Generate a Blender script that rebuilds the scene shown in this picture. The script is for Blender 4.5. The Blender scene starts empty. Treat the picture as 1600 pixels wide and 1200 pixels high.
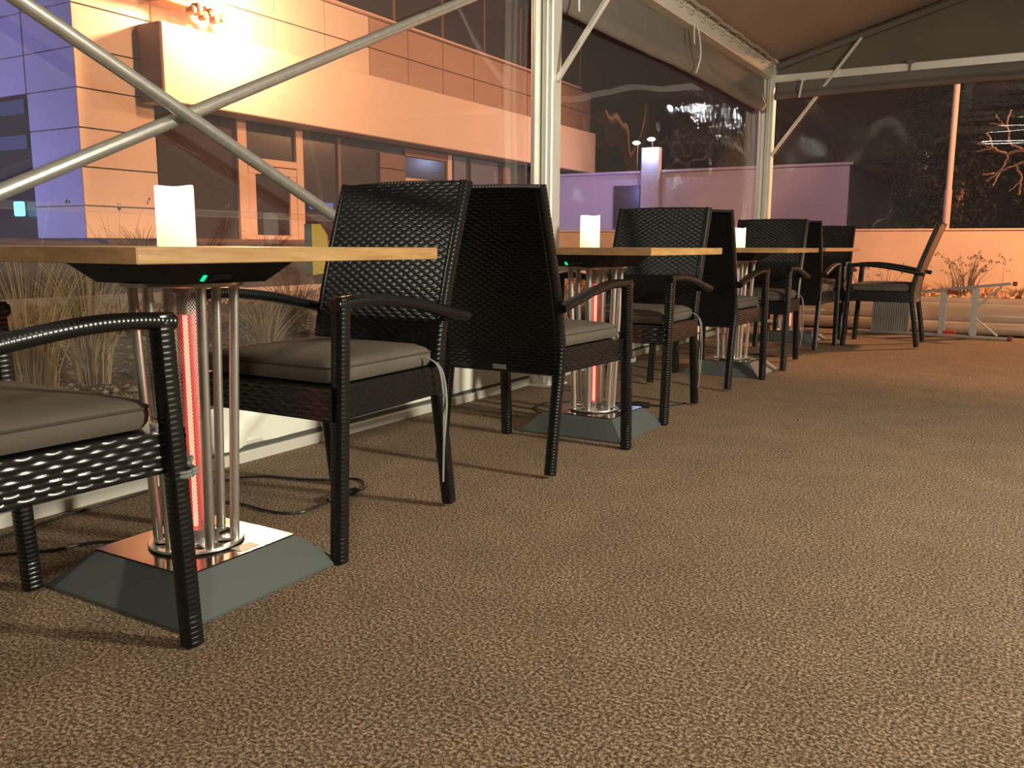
import bpy, math, random
import numpy as np
from mathutils import Vector, Matrix
random.seed(7); np.random.seed(7)
S = bpy.context.scene
COL = S.collection
R = math.radians
PI = math.pi

# ------------------------------------------------------------------ camera
F_PX, CAM_H, YAW, ROLL = 1355.0, 0.755, R(30.7), R(0.27)
PITCH = math.atan(216/1355.0)
fw = Vector((-math.sin(YAW)*math.cos(PITCH), math.cos(YAW)*math.cos(PITCH), -math.sin(PITCH)))
r0 = Vector((math.cos(YAW), math.sin(YAW), 0)); u0 = r0.cross(fw)
rr = math.cos(ROLL)*r0 + math.sin(ROLL)*u0
uu = -math.sin(ROLL)*r0 + math.cos(ROLL)*u0
cd = bpy.data.cameras.new('camera'); cam = bpy.data.objects.new('camera', cd); COL.objects.link(cam)
cam.matrix_world = Matrix(((rr.x, uu.x, -fw.x, 0), (rr.y, uu.y, -fw.y, 0), (rr.z, uu.z, -fw.z, CAM_H), (0, 0, 0, 1)))
cd.sensor_width = 36; cd.sensor_fit = 'HORIZONTAL'; cd.lens = F_PX/1600*36
cd.clip_start = 0.02; cd.clip_end = 300
S.camera = cam

# ------------------------------------------------------------------ world, exposure, lights
S.view_settings.view_transform = 'Standard'; S.view_settings.look = 'None'
S.view_settings.gamma = 1.0; S.view_settings.use_curve_mapping = False
S.view_settings.exposure = 0.0
W = bpy.data.worlds.new('night'); S.world = W; W.use_nodes = True
bg = W.node_tree.nodes['Background']
bg.inputs[0].default_value = (0.030, 0.020, 0.018, 1); bg.inputs[1].default_value = 1.0

def area(name, loc, target, size, power, col, spread=180, size_y=None):
    l = bpy.data.lights.new(name, 'AREA'); l.energy = power; l.color = col; l.size = size; l.spread = R(spread)
    if size_y: l.shape = 'RECTANGLE'; l.size_y = size_y
    o = bpy.data.objects.new(name, l); COL.objects.link(o); o.location = loc
    o.rotation_euler = (Vector(target)-Vector(loc)).to_track_quat('-Z', 'Y').to_euler()
    return o
def point(name, loc, power, col, rad=0.1):
    l = bpy.data.lights.new(name, 'POINT'); l.energy = power; l.color = col; l.shadow_soft_size = rad
    o = bpy.data.objects.new(name, l); COL.objects.link(o); o.location = loc; return o
def spot(name, loc, target, power, col, angle=90, blend=0.5, rad=0.15):
    l = bpy.data.lights.new(name, 'SPOT'); l.energy = power; l.color = col; l.shadow_soft_size = rad
    l.spot_size = R(angle); l.spot_blend = blend
    o = bpy.data.objects.new(name, l); COL.objects.link(o); o.location = loc
    o.rotation_euler = (Vector(target)-Vector(loc)).to_track_quat('-Z', 'Y').to_euler(); return o

WARM = (1.0, 0.92, 0.72)
ORANGE = (1.0, 0.50, 0.24)
BLUE = (0.26, 0.30, 1.0)
area('tent_lamp_right', (3.3, 2.7, 1.95), (-1.4, 2.5, .4), 0.35, 225, WARM, 150)
area('tent_lamp_front', (1.6, -2.2, 2.35), (-1.0, 2.0, .0), 0.4, 55, WARM, 150)
point('fill_light_left', (-3.7, -1.6, 2.95), 140, WARM, 0.08)  # added unseen light, brightens the gravel bed and gives the gable film glints
point('facade_lamp_light', (-12.75, 11.75, 5.15), 1450, (1.0, 0.55, 0.29), 0.12)
spot('street_light_facade', (-3.5, 26, 6.5), (-14, 19, 3.2), 4900, ORANGE, 110, 1.0, 0.2)
spot('street_light_corner', (-4.0, 12.0, 7.0), (-14, 10.5, 2.5), 2500, ORANGE, 80, 1.0, 0.2)
spot('street_light_wall', (4.2, 13.3, 5.2), (1.0, 12, 0), 7000, ORANGE, 160, 0.4, 0.45)
spot('blue_floodlight', (-19.5, 3.0, 1.6), (-15.0, 9.2, 2.6), 2600, BLUE, 100, 0.8, 0.2)
spot('blue_yard_light', (-11.6, 21, 2.6), (-12.2, 25, 1.8), 380, BLUE, 80, 0.8, 0.2)
spot('violet_yard_light', (-4.0, 18, 4.5), (-6.5, 25, 2.0), 600, (0.80, 0.48, 0.70), 120, 0.8, 0.2)
point('white_yard_lamp', (1.1, 16.3, 3.25), 45, (0.92, 0.96, 1.0), 0.07)

# ------------------------------------------------------------------ materials
def mat(name, col, rough=0.6, metal=0.0, spec=0.5, noise=None, bump=None, emit=None, estr=1.0, coords='Object'):
    """noise=(scale, amount, detail)  bump=(scale, strength, distance)"""
    m = bpy.data.materials.new(name); m.use_nodes = True; nt = m.node_tree; b = nt.nodes['Principled BSDF']
    b.inputs['Base Color'].default_value = (*col, 1); b.inputs['Roughness'].default_value = rough
    b.inputs['Metallic'].default_value = metal; b.inputs['Specular IOR Level'].default_value = spec
    if noise or bump:
        tc = nt.nodes.new('ShaderNodeTexCoord')
    if noise:
        n = nt.nodes.new('ShaderNodeTexNoise'); n.inputs['Scale'].default_value = noise[0]
        n.inputs['Detail'].default_value = noise[2] if len(noise) > 2 else 3
        nt.links.new(tc.outputs[coords], n.inputs['Vector'])
        mr = nt.nodes.new('ShaderNodeMapRange'); mr.inputs[1].default_value = .25; mr.inputs[2].default_value = .75
        mr.inputs[3].default_value = 1-noise[1]; mr.inputs[4].default_value = 1+noise[1]
        nt.links.new(n.outputs['Fac'], mr.inputs[0])
        mx = nt.nodes.new('ShaderNodeVectorMath'); mx.operation = 'SCALE'; mx.inputs[0].default_value = col
        nt.links.new(mr.outputs[0], mx.inputs['Scale']); nt.links.new(mx.outputs[0], b.inputs['Base Color'])
    if bump:
        n2 = nt.nodes.new('ShaderNodeTexNoise'); n2.inputs['Scale'].default_value = bump[0]; n2.inputs['Detail'].default_value = 4
        nt.links.new(tc.outputs[coords], n2.inputs['Vector'])
        bp = nt.nodes.new('ShaderNodeBump'); bp.inputs['Strength'].default_value = bump[1]; bp.inputs['Distance'].default_value = bump[2]
        nt.links.new(n2.outputs['Fac'], bp.inputs['Height']); nt.links.new(bp.outputs[0], b.inputs['Normal'])
    if emit:
        b.inputs['Emission Color'].default_value = (*emit, 1); b.inputs['Emission Strength'].default_value = estr
    return m

M = {}
M['wicker'] = mat('black_wicker', (0.0045, 0.005, 0.0055), 0.27, spec=0.5, noise=(60, .3))
M['cushion'] = mat('taupe_fabric', (0.095, 0.078, 0.064), 0.9, spec=0.2, noise=(7, .10), bump=(900, .25, .0006))
M['piping'] = mat('taupe_piping', (0.055, 0.046, 0.040), 0.85, spec=0.2)
M['strap'] = mat('grey_strap', (0.16, 0.16, 0.155), 0.8)
M['steel'] = mat('brushed_steel', (0.58, 0.56, 0.52), 0.30, 0.85, bump=(50, .03, .001))
M['galv'] = mat('galvanised_tube', (0.58, 0.58, 0.55), 0.30, 0.75, noise=(30, .12), bump=(120, .06, .001))
M['mirror_plate'] = mat('polished_bronze_plate', (0.15, 0.108, 0.085), 0.18, 1.0)
M['base_paint'] = mat('slate_powder_coat', (0.068, 0.078, 0.077), 0.5, bump=(1500, .1, .0003))
M['housing'] = mat('black_housing', (0.006, 0.006, 0.006), 0.6)
M['black_rubber'] = mat('black_cable', (0.012, 0.012, 0.012), 0.4)
M['sticker'] = mat('pale_sticker', (0.55, 0.50, 0.42), 0.4)
M['grey_sticker'] = mat('grey_switch_plate', (0.05, 0.046, 0.042), 0.4)
M['led'] = mat('green_led', (0, .3, .15), 0.4, emit=(0.0, 1.0, 0.42), estr=1.1)
M['guard'] = mat('perforated_guard_metal', (0.46, 0.43, 0.42), 0.42, 1.0)
M['reflector'] = mat('polished_reflector', (0.70, 0.45, 0.45), 0.55, 0.6)
M['alu'] = mat('anodised_aluminium', (0.80, 0.79, 0.72), 0.42, 0.45, noise=(4, .06), bump=(40, .03, .001))
M['alu_dark'] = mat('aluminium_groove', (0.10, 0.10, 0.09), 0.5, 0.3)
M['pvc_white'] = mat('white_tarpaulin', (0.80, 0.81, 0.72), 0.42, noise=(3, .08), bump=(9, .35, .01))
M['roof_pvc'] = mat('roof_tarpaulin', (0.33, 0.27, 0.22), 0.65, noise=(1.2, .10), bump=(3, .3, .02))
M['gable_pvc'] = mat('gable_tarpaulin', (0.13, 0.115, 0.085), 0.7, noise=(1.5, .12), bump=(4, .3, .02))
M['valance'] = mat('grey_valance', (0.15, 0.135, 0.12), 0.55, noise=(2.5, .12), bump=(6, .5, .02))
M['rope'] = mat('beige_rope', (0.30, 0.25, 0.20), 0.8)
M['strap_white'] = mat('white_webbing', (0.7, 0.7, 0.66), 0.7)
M['ladder'] = mat('matt_aluminium', (0.48, 0.47, 0.45), 0.42, 0.5, bump=(60, .05, .001))
M['ladder_tread'] = mat('ribbed_grey_tread', (0.28, 0.27, 0.25), 0.6)
M['red'] = mat('red_plastic', (0.62, 0.035, 0.035), 0.4)
M['dark_red'] = mat('dark_red_plastic', (0.25, 0.03, 0.02), 0.5)
M['roll'] = mat('rolled_white_film', (0.27, 0.235, 0.20), 0.16, spec=0.9, noise=(2, .1), bump=(3, .15, .01))
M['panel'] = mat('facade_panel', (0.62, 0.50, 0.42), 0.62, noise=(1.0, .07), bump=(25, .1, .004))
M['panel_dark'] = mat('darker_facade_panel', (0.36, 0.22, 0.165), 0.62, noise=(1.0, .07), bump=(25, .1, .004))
M['backing'] = mat('facade_joint', (0.10, 0.07, 0.055), 0.8)
M['fascia'] = mat('fascia_render', (0.66, 0.53, 0.44), 0.65, noise=(0.6, .06), bump=(18, .08, .004))
M['frame_orange'] = mat('storefront_frame', (0.60, 0.42, 0.33), 0.5)
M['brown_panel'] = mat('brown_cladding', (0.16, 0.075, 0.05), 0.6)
M['dark_glass'] = mat('dark_window_glass', (0.038, 0.023, 0.028), 0.2, spec=0.5)
M['grey_glass'] = mat('grey_blind', (0.11, 0.11, 0.14), 0.4)
M['band'] = mat('pale_window_band', (0.07, 0.07, 0.08), 0.6)
M['soil'] = mat('dark_soil', (0.035, 0.022, 0.017), 0.95, noise=(3, .4), bump=(20, .6, .03))
M['gravel_ground'] = mat('gravel_ground', (0.16, 0.135, 0.095), 0.95, noise=(14, .55, 8), bump=(45, 1.0, .03))
M['yard'] = mat('yard_ground', (0.22, 0.16, 0.11), 0.95, noise=(5, .3, 6), bump=(30, .7, .03))
M['stone'] = mat('pale_stone', (0.42, 0.38, 0.27), 0.9, noise=(25, .3))
M['leaf'] = mat('dry_leaf', (0.50, 0.27, 0.13), 0.8)
M['grass'] = mat('dry_grass', (0.44, 0.33, 0.17), 0.8, noise=(3, .25))
M['grass_dark'] = mat('dark_dry_grass', (0.13, 0.085, 0.05), 0.85)
M['kerb'] = mat('concrete_kerb', (0.55, 0.42, 0.33), 0.8, noise=(5, .15))
M['concrete'] = mat('concrete_wall', (0.60, 0.44, 0.31), 0.85, noise=(1.2, .12, 6), bump=(12, .2, .01))
M['violet_wall'] = mat('rendered_wall', (0.42, 0.38, 0.44), 0.8, noise=(0.4, .06))
M['dark_build'] = mat('dark_wall', (0.075, 0.055, 0.05), 0.8)
M['pole_paint'] = mat('pole_paint', (0.48, 0.36, 0.32), 0.6)
M['bark'] = mat('bark', (0.42, 0.27, 0.18), 0.9, noise=(30, .3))
M['leaves_dark'] = mat('dark_foliage', (0.010, 0.008, 0.005), 0.8, spec=0.25)
M['yellow'] = mat('yellow_plastic', (0.36, 0.40, 0.06), 0.5)
M['blue_glow'] = mat('blue_lit_screen', (0.1, 0.3, 0.5), 0.4, emit=(0.20, 0.72, 1.0), estr=2.2)
M['blue_dim'] = mat('blue_lit_window', (0.02, 0.04, 0.2), 0.4, emit=(0.05, 0.10, 0.42), estr=1.0)
M['white_lit'] = mat('lit_strip_window', (0.8, 0.8, 0.7), 0.4, emit=(1.0, 0.97, 0.88), estr=1.3)
M['bulb_white'] = mat('cool_white_lamp', (0.8, 0.8, 0.9), 0.4, emit=(0.75, 0.85, 1.0), estr=4.0)
M['lamp_glow'] = mat('sodium_lamp_glass', (0.9, 0.7, 0.4), 0.4, emit=(1.0, 0.66, 0.28), estr=9.0)
M['lamp_metal'] = mat('brown_lamp_metal', (0.22, 0.10, 0.05), 0.6)
M['plate'] = mat('name_plate_metal', (0.55, 0.55, 0.53), 0.35, 0.9)

M['tube_glow'] = mat('tube_lamp_glass', (0.9, 0.9, 0.85), 0.4, emit=(1.0, 0.96, 0.86), estr=28.0)
def node_mat(name):
    m = bpy.data.materials.new(name); m.use_nodes = True; nt = m.node_tree; nt.nodes.clear()
    return m, nt, nt.nodes.new('ShaderNodeOutputMaterial')

def carpet_mat():
    m = bpy.data.materials.new('brown_carpet'); m.use_nodes = True; nt = m.node_tree; b = nt.nodes['Principled BSDF']
    b.inputs['Roughness'].default_value = 0.95; b.inputs['Specular IOR Level'].default_value = 0.15
    tc = nt.nodes.new('ShaderNodeTexCoord')
    def noise(s, d, rough=.6):
        n = nt.nodes.new('ShaderNodeTexNoise'); n.inputs['Scale'].default_value = s; n.inputs['Detail'].default_value = d
        n.inputs['Roughness'].default_value = rough; nt.links.new(tc.outputs['Object'], n.inputs['Vector']); return n
    n1 = noise(150, 4, .7); n2 = noise(5, 3); n3 = noise(420, 2, .7)
    cr = nt.nodes.new('ShaderNodeValToRGB'); e = cr.color_ramp.elements
    e[0].position = .40; e[0].color = (0.050, 0.031, 0.018, 1)
    e[1].position = .62; e[1].color = (0.42, 0.31, 0.22, 1)
    e2 = cr.color_ramp.elements.new(.50); e2.color = (0.155, 0.106, 0.067, 1)
    nt.links.new(n1.outputs['Fac'], cr.inputs[0])
    mr = nt.nodes.new('ShaderNodeMapRange'); mr.inputs[1].default_value = .3; mr.inputs[2].default_value = .7
    mr.inputs[3].default_value = .90; mr.inputs[4].default_value = 1.10; nt.links.new(n2.outputs['Fac'], mr.inputs[0])
    mx = nt.nodes.new('ShaderNodeVectorMath'); mx.operation = 'SCALE'
    nt.links.new(cr.outputs[0], mx.inputs[0]); nt.links.new(mr.outputs[0], mx.inputs['Scale'])
    nt.links.new(mx.outputs[0], b.inputs['Base Color'])
    bp = nt.nodes.new('ShaderNodeBump'); bp.inputs['Strength'].default_value = .6; bp.inputs['Distance'].default_value = .003
    ad = nt.nodes.new('ShaderNodeMath'); ad.operation = 'ADD'
    nt.links.new(n1.outputs['Fac'], ad.inputs[0]); nt.links.new(n3.outputs['Fac'], ad.inputs[1])
    nt.links.new(ad.outputs[0], bp.inputs['Height']); nt.links.new(bp.outputs[0], b.inputs['Normal'])
    return m
M['carpet'] = carpet_mat()

def wood_mat(name, c0, c1, stretch):
    m = bpy.data.materials.new(name); m.use_nodes = True; nt = m.node_tree; b = nt.nodes['Principled BSDF']
    b.inputs['Roughness'].default_value = 0.38
    tc = nt.nodes.new('ShaderNodeTexCoord'); mp = nt.nodes.new('ShaderNodeMapping'); mp.inputs['Scale'].default_value = stretch
    n = nt.nodes.new('ShaderNodeTexNoise'); n.inputs['Scale'].default_value = 6; n.inputs['Detail'].default_value = 6; n.inputs['Distortion'].default_value = 0.6
    cr = nt.nodes.new('ShaderNodeValToRGB'); cr.color_ramp.elements[0].position = .35; cr.color_ramp.elements[1].position = .68
    cr.color_ramp.elements[0].color = (*c0, 1); cr.color_ramp.elements[1].color = (*c1, 1)
    nt.links.new(tc.outputs['Object'], mp.inputs[0]); nt.links.new(mp.outputs[0], n.inputs['Vector'])
    nt.links.new(n.outputs['Fac'], cr.inputs[0]); nt.links.new(cr.outputs[0], b.inputs['Base Color'])
    return m
M['oak'] = wood_mat('light_oak', (0.30, 0.165, 0.062), (0.43, 0.265, 0.11), (9, 1.2, 14))
M['oak_end'] = wood_mat('light_oak_end_grain', (0.33, 0.18, 0.085), (0.46, 0.27, 0.13), (3, 8, 14))

def film_mat(name, bumps, ripple=None, haze=0.05, tint=(.95, .93, .93)):
    """clear PVC: transparent with real gloss; bumps = list of (center, radius, strength) for crumpled places"""
    m, nt, out = node_mat(name)
    tr = nt.nodes.new('ShaderNodeBsdfTransparent'); tr.inputs[0].default_value = (*tint, 1)
    gl = nt.nodes.new('ShaderNodeBsdfGlossy'); gl.inputs['Roughness'].default_value = 0.015; gl.inputs[0].default_value = (1, 1, 1, 1)
    df = nt.nodes.new('ShaderNodeBsdfDiffuse'); df.inputs[0].default_value = (.7, .66, .66, 1)
    fr = nt.nodes.new('ShaderNodeFresnel'); fr.inputs[0].default_value = 1.5
    tc = nt.nodes.new('ShaderNodeTexCoord')
    n = nt.nodes.new('ShaderNodeTexNoise'); n.inputs['Scale'].default_value = 1.6; n.inputs['Detail'].default_value = 1
    nt.links.new(tc.outputs['Object'], n.inputs['Vector'])
    h = nt.nodes.new('ShaderNodeMath'); h.operation = 'MULTIPLY'; h.inputs[1].default_value = 0.010
    nt.links.new(n.outputs['Fac'], h.inputs[0]); last = h
    n2 = nt.nodes.new('ShaderNodeTexNoise'); n2.inputs['Scale'].default_value = 11; n2.inputs['Detail'].default_value = 3; n2.inputs['Distortion'].default_value = 1.5
    nt.links.new(tc.outputs['Object'], n2.inputs['Vector'])
    for (c, rad, st) in bumps:
        vm = nt.nodes.new('ShaderNodeVectorMath'); vm.operation = 'SUBTRACT'; vm.inputs[1].default_value = c
        nt.links.new(tc.outputs['Object'], vm.inputs[0])
        vs = nt.nodes.new('ShaderNodeVectorMath'); vs.operation = 'DIVIDE'; vs.inputs[1].default_value = rad
        nt.links.new(vm.outputs[0], vs.inputs[0])
        ln = nt.nodes.new('ShaderNodeVectorMath'); ln.operation = 'LENGTH'; nt.links.new(vs.outputs[0], ln.inputs[0])
        mr = nt.nodes.new('ShaderNodeMapRange'); mr.interpolation_type = 'SMOOTHSTEP'
        mr.inputs[1].default_value = 1; mr.inputs[2].default_value = .2; mr.inputs[3].default_value = 0; mr.inputs[4].default_value = st
        nt.links.new(ln.outputs['Value'], mr.inputs[0])
        mu = nt.nodes.new('ShaderNodeMath'); mu.operation = 'MULTIPLY'
        nt.links.new(n2.outputs['Fac'], mu.inputs[0]); nt.links.new(mr.outputs[0], mu.inputs[1])
        ad = nt.nodes.new('ShaderNodeMath'); ad.operation = 'ADD'
        nt.links.new(last.outputs[0], ad.inputs[0]); nt.links.new(mu.outputs[0], ad.inputs[1]); last = ad
    if ripple:
        c, rad, wl, am = ripple
        sx = nt.nodes.new('ShaderNodeSeparateXYZ'); nt.links.new(tc.outputs['Object'], sx.inputs[0])
        f1 = nt.nodes.new('ShaderNodeMath'); f1.operation = 'MULTIPLY'; f1.inputs[1].default_value = 2*PI/wl; nt.links.new(sx.outputs['Z'], f1.inputs[0])
        f2 = nt.nodes.new('ShaderNodeMath'); f2.operation = 'SINE'; nt.links.new(f1.outputs[0], f2.inputs[0])
        vm = nt.nodes.new('ShaderNodeVectorMath'); vm.operation = 'SUBTRACT'; vm.inputs[1].default_value = c; nt.links.new(tc.outputs['Object'], vm.inputs[0])
        vs = nt.nodes.new('ShaderNodeVectorMath'); vs.operation = 'DIVIDE'; vs.inputs[1].default_value = rad; nt.links.new(vm.outputs[0], vs.inputs[0])
        ln = nt.nodes.new('ShaderNodeVectorMath'); ln.operation = 'LENGTH'; nt.links.new(vs.outputs[0], ln.inputs[0])
        mr = nt.nodes.new('ShaderNodeMapRange'); mr.interpolation_type = 'SMOOTHSTEP'
        mr.inputs[1].default_value = 1; mr.inputs[2].default_value = .6; mr.inputs[3].default_value = 0; mr.inputs[4].default_value = am
        nt.links.new(ln.outputs['Value'], mr.inputs[0])
        mu = nt.nodes.new('ShaderNodeMath'); mu.operation = 'MULTIPLY'; nt.links.new(f2.outputs[0], mu.inputs[0]); nt.links.new(mr.outputs[0], mu.inputs[1])
        ad = nt.nodes.new('ShaderNodeMath'); ad.operation = 'ADD'; nt.links.new(last.outputs[0], ad.inputs[0]); nt.links.new(mu.outputs[0], ad.inputs[1]); last = ad
    bp = nt.nodes.new('ShaderNodeBump'); bp.inputs['Strength'].default_value = 1; bp.inputs['Distance'].default_value = 1
    nt.links.new(last.outputs[0], bp.inputs['Height'])
    nt.links.new(bp.outputs[0], gl.inputs['Normal'])
    m1 = nt.nodes.new('ShaderNodeMixShader'); m1.inputs[0].default_value = haze
    nt.links.new(tr.outputs[0], m1.inputs[1]); nt.links.new(df.outputs[0], m1.inputs[2])
    m2 = nt.nodes.new('ShaderNodeMixShader'); nt.links.new(fr.outputs[0], m2.inputs[0])
    nt.links.new(m1.outputs[0], m2.inputs[1]); nt.links.new(gl.outputs[0], m2.inputs[2])
    nt.links.new(m2.outputs[0], out.inputs[0]); return m
M['film'] = film_mat('clear_pvc_film', [((-2.33, 7.3, 1.78), (1, 1.2, .30), .0040), ((-2.33, 8.15, 1.4), (1, .30, .5), .006),
                                        ((-2.33, 2.05, 1.2), (1, .18, .9), .004),
                                        ((-2.33, 2.7, 1.6), (1, .25, .6), .005)])
M['film_gable'] = film_mat('clear_pvc_film_gable', [((-1.75, 8.5, 1.76), (.50, 1, .24), .0045), ((-2.1, 8.5, 1.2), (.14, 1, .9), .008),
                                                    ((-.95, 8.5, 1.35), (.2, 1, .45), .012)], ripple=((-.1, 8.5, 1.80), (.7, 1, .30), .112, .0008))
M['film_seam'] = film_mat('welded_film_seam', [], haze=0.07)

def candle_mat():
    m, nt, out = node_mat('glowing_wax')
    tc = nt.nodes.new('ShaderNodeTexCoord'); sx = nt.nodes.new('ShaderNodeSeparateXYZ'); nt.links.new(tc.outputs['Object'], sx.inputs[0])
    mr = nt.nodes.new('ShaderNodeMapRange'); mr.inputs[1].default_value = 0; mr.inputs[2].default_value = .12
    nt.links.new(sx.outputs['Z'], mr.inputs[0])
    cr = nt.nodes.new('ShaderNodeValToRGB'); e = cr.color_ramp.elements
    e[0].color = (1.0, 0.78, 0.42, 1); e[1].position = .5; e[1].color = (1.0, 0.95, 0.80, 1)
    nt.links.new(mr.outputs[0], cr.inputs[0])
    em = nt.nodes.new('ShaderNodeEmission'); em.inputs[1].default_value = 1.15; nt.links.new(cr.outputs[0], em.inputs[0])
    df = nt.nodes.new('ShaderNodeBsdfDiffuse'); df.inputs[0].default_value = (.4, .35, .28, 1)
    ad = nt.nodes.new('ShaderNodeAddShader'); nt.links.new(em.outputs[0], ad.inputs[0]); nt.links.new(df.outputs[0], ad.inputs[1])
    nt.links.new(ad.outputs[0], out.inputs[0]); return m
M['candle'] = candle_mat()
def emit_mat(name, col, st):
    m, nt, out = node_mat(name); em = nt.nodes.new('ShaderNodeEmission'); em.inputs[0].default_value = (*col, 1); em.inputs[1].default_value = st
    nt.links.new(em.outputs[0], out.inputs[0]); return m
M['element'] = emit_mat('glowing_heating_element', (1.0, 0.24, 0.15), 9.0)
def quartz():
    m, nt, out = node_mat('red_quartz_tube'); em = nt.nodes.new('ShaderNodeEmission'); em.inputs[0].default_value = (1, .03, .03, 1); em.inputs[1].default_value = 1.3
    tr = nt.nodes.new('ShaderNodeBsdfTransparent'); tr.inputs[0].default_value = (1, .8, .8, 1)
    mx = nt.nodes.new('ShaderNodeMixShader'); mx.inputs[0].default_value = .45
    nt.links.new(tr.outputs[0], mx.inputs[1]); nt.links.new(em.outputs[0], mx.inputs[2]); nt.links.new(mx.outputs[0], out.inputs[0]); return m
M['quartz'] = quartz()

# ------------------------------------------------------------------ mesh helpers
class MB:
    def __init__(s): s.v = []; s.f = []; s.n = 0
    def add(s, v, f):
        v = np.asarray(v, float).reshape(-1, 3); s.v.append(v)
        s.f += [tuple(int(i)+s.n for i in q) for q in f]; s.n += len(v); return s
    def box(s, c, d, rot=None, bev=0.0):
        hx, hy, hz = d[0]/2, d[1]/2, d[2]/2
        if bev > 0:
            b = min(bev, hx*.9, hy*.9, hz*.9)
            vs = []
            for sx in (-1, 1):
                for sy in (-1, 1):
                    for sz in (-1, 1):
                        vs += [(sx*hx, sy*(hy-b), sz*(hz-b)), (sx*(hx-b), sy*hy, sz*(hz-b)), (sx*(hx-b), sy*(hy-b), sz*hz)]
            def I(sx, sy, sz, k): return ((sx > 0)*4+(sy > 0)*2+(sz > 0))*3+k
            fs = []
            for a in (-1, 1):
                q = [(-1, -1), (1, -1), (1, 1), (-1, 1)]
                fs.append([I(a, y, z, 0) for y, z in (q if a > 0 else q[::-1])])
                fs.append([I(x, a, z, 1) for x, z in (q[::-1] if a > 0 else q)])
                fs.append([I(x, y, a, 2) for x, y in (q if a > 0 else q[::-1])])
            for a in (-1, 1):
                for c2 in (-1, 1):
                    fs.append([I(a, c2, -1, 0), I(a, c2, 1, 0), I(a, c2, 1, 1), I(a, c2, -1, 1)])
                    fs.append([I(a, -1, c2, 0), I(a, 1, c2, 0), I(a, 1, c2, 2), I(a, -1, c2, 2)])
                    fs.append([I(-1, a, c2, 1), I(1, a, c2, 1), I(1, a, c2, 2), I(-1, a, c2, 2)])
            for sx in (-1, 1):
                for sy in (-1, 1):
                    for sz in (-1, 1): fs.append([I(sx, sy, sz, k) for k in range(3)])
        else:
            vs = [(x*hx, y*hy, z*hz) for x in (-1, 1) for y in (-1, 1) for z in (-1, 1)]
            fs = [(0, 1, 3, 2), (4, 6, 7, 5), (0, 4, 5, 1), (2, 3, 7, 6), (0, 2, 6, 4), (1, 5, 7, 3)]
        vs = np.array(vs)
        if rot is not None: vs = vs @ np.array(rot.to_3x3()).T
        return s.add(vs+np.array(c), fs)
    def bar(s, p0, p1, w, h, up=(0, 0, 1)):
        p0 = Vector(p0); p1 = Vector(p1); t = (p1-p0); L = t.length; t.normalize(); up = Vector(up)
        a = t.cross(up).normalized(); b = a.cross(t)
        rot = Matrix((a, t, b)).transposed()
        return s.box((p0+p1)/2, (w, L, h), rot, min(w, h)*.15)
    def tube(s, pts, r, n=10, cap=True):
        pts = np.array(pts, float); m = len(pts)
        rad = np.full(m, r) if np.isscalar(r) else np.array(r)
        T = np.gradient(pts, axis=0); T /= np.linalg.norm(T, axis=1)[:, None]+1e-12
        ref = np.array((0, 0, 1.)) if abs(T[0][2]) < .8 else np.array((1., 0, 0))
        A = np.cross(T, ref); A /= np.linalg.norm(A, axis=1)[:, None]+1e-12; B = np.cross(T, A)
        th = np.arange(n)*2*PI/n
        V = pts[:, None, :] + rad[:, None, None]*(np.cos(th)[None, :, None]*A[:, None, :]+np.sin(th)[None, :, None]*B[:, None, :])
        f = []
        for i in range(m-1):
            for j in range(n):
                k = (j+1) % n; f.append((i*n+j, i*n+k, (i+1)*n+k, (i+1)*n+j))
        if cap: f.append(tuple(range(n-1, -1, -1))); f.append(tuple((m-1)*n+j for j in range(n)))
        return s.add(V.reshape(-1, 3), f)
    def lathe(s, prof, c=(0, 0, 0), n=32):
        v = []; f = []
        for (r, z) in prof:
            for j in range(n): v.append((c[0]+r*math.cos(2*PI*j/n), c[1]+r*math.sin(2*PI*j/n), c[2]+z))
        for i in range(len(prof)-1):
            for j in range(n):
                k = (j+1) % n; f.append((i*n+j, i*n+k, (i+1)*n+k, (i+1)*n+j))
        return s.add(v, f)
    def grid(s, P):          # P: (a,b,3)
        a, b, _ = P.shape; f = []
        idx = np.arange(a*b).reshape(a, b)
        q = np.stack([idx[:-1, :-1], idx[1:, :-1], idx[1:, 1:], idx[:-1, 1:]], -1).reshape(-1, 4)
        s.v.append(P.reshape(-1, 3)); s.f += [tuple(x) for x in (q+s.n).tolist()]; s.n += a*b; return s
    def mesh(s, name, m, smooth=True):
        me = bpy.data.meshes.new(name); v = np.concatenate(s.v) if s.v else np.zeros((0, 3))
        me.from_pydata(v.tolist(), [], s.f); me.materials.append(m)
        if smooth:
            me.polygons.foreach_set('use_smooth', [True]*len(me.polygons))
            try: me.set_sharp_from_angle(angle=R(38))
            except Exception: pass
        me.update(); return me
    def build(s, name, m, parent=None, smooth=True, loc=None):
        o = bpy.data.objects.new(name, s.mesh(name, m, smooth)); COL.objects.link(o)
        if parent: o.parent = parent
        if loc: o.location = loc
        return o
def tag(o, label=None, cat=None, group=None, kind=None):
    if label: o['label'] = label
    if cat: o['category'] = cat
    if group: o['group'] = group
    if kind: o['kind'] = kind
    return o
def thing(name, loc=(0, 0, 0), rz=0, label=None, cat=None, group=None, kind=None):
    o = bpy.data.objects.new(name, None); COL.objects.link(o); o.location = loc; o.rotation_euler = (0, 0, rz)
    o.empty_display_size = .1
    return tag(o, label, cat, group, kind)
def copy_tree(o, parent=None, loc=None, rz=None):
    kids = list(o.children); c = o.copy(); COL.objects.link(c)
    if parent: c.parent = parent
    if loc is not None: c.location = loc
    if rz is not None: c.rotation_euler = (0, 0, rz)
    for k in kids: copy_tree(k, c)
    return c

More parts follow.
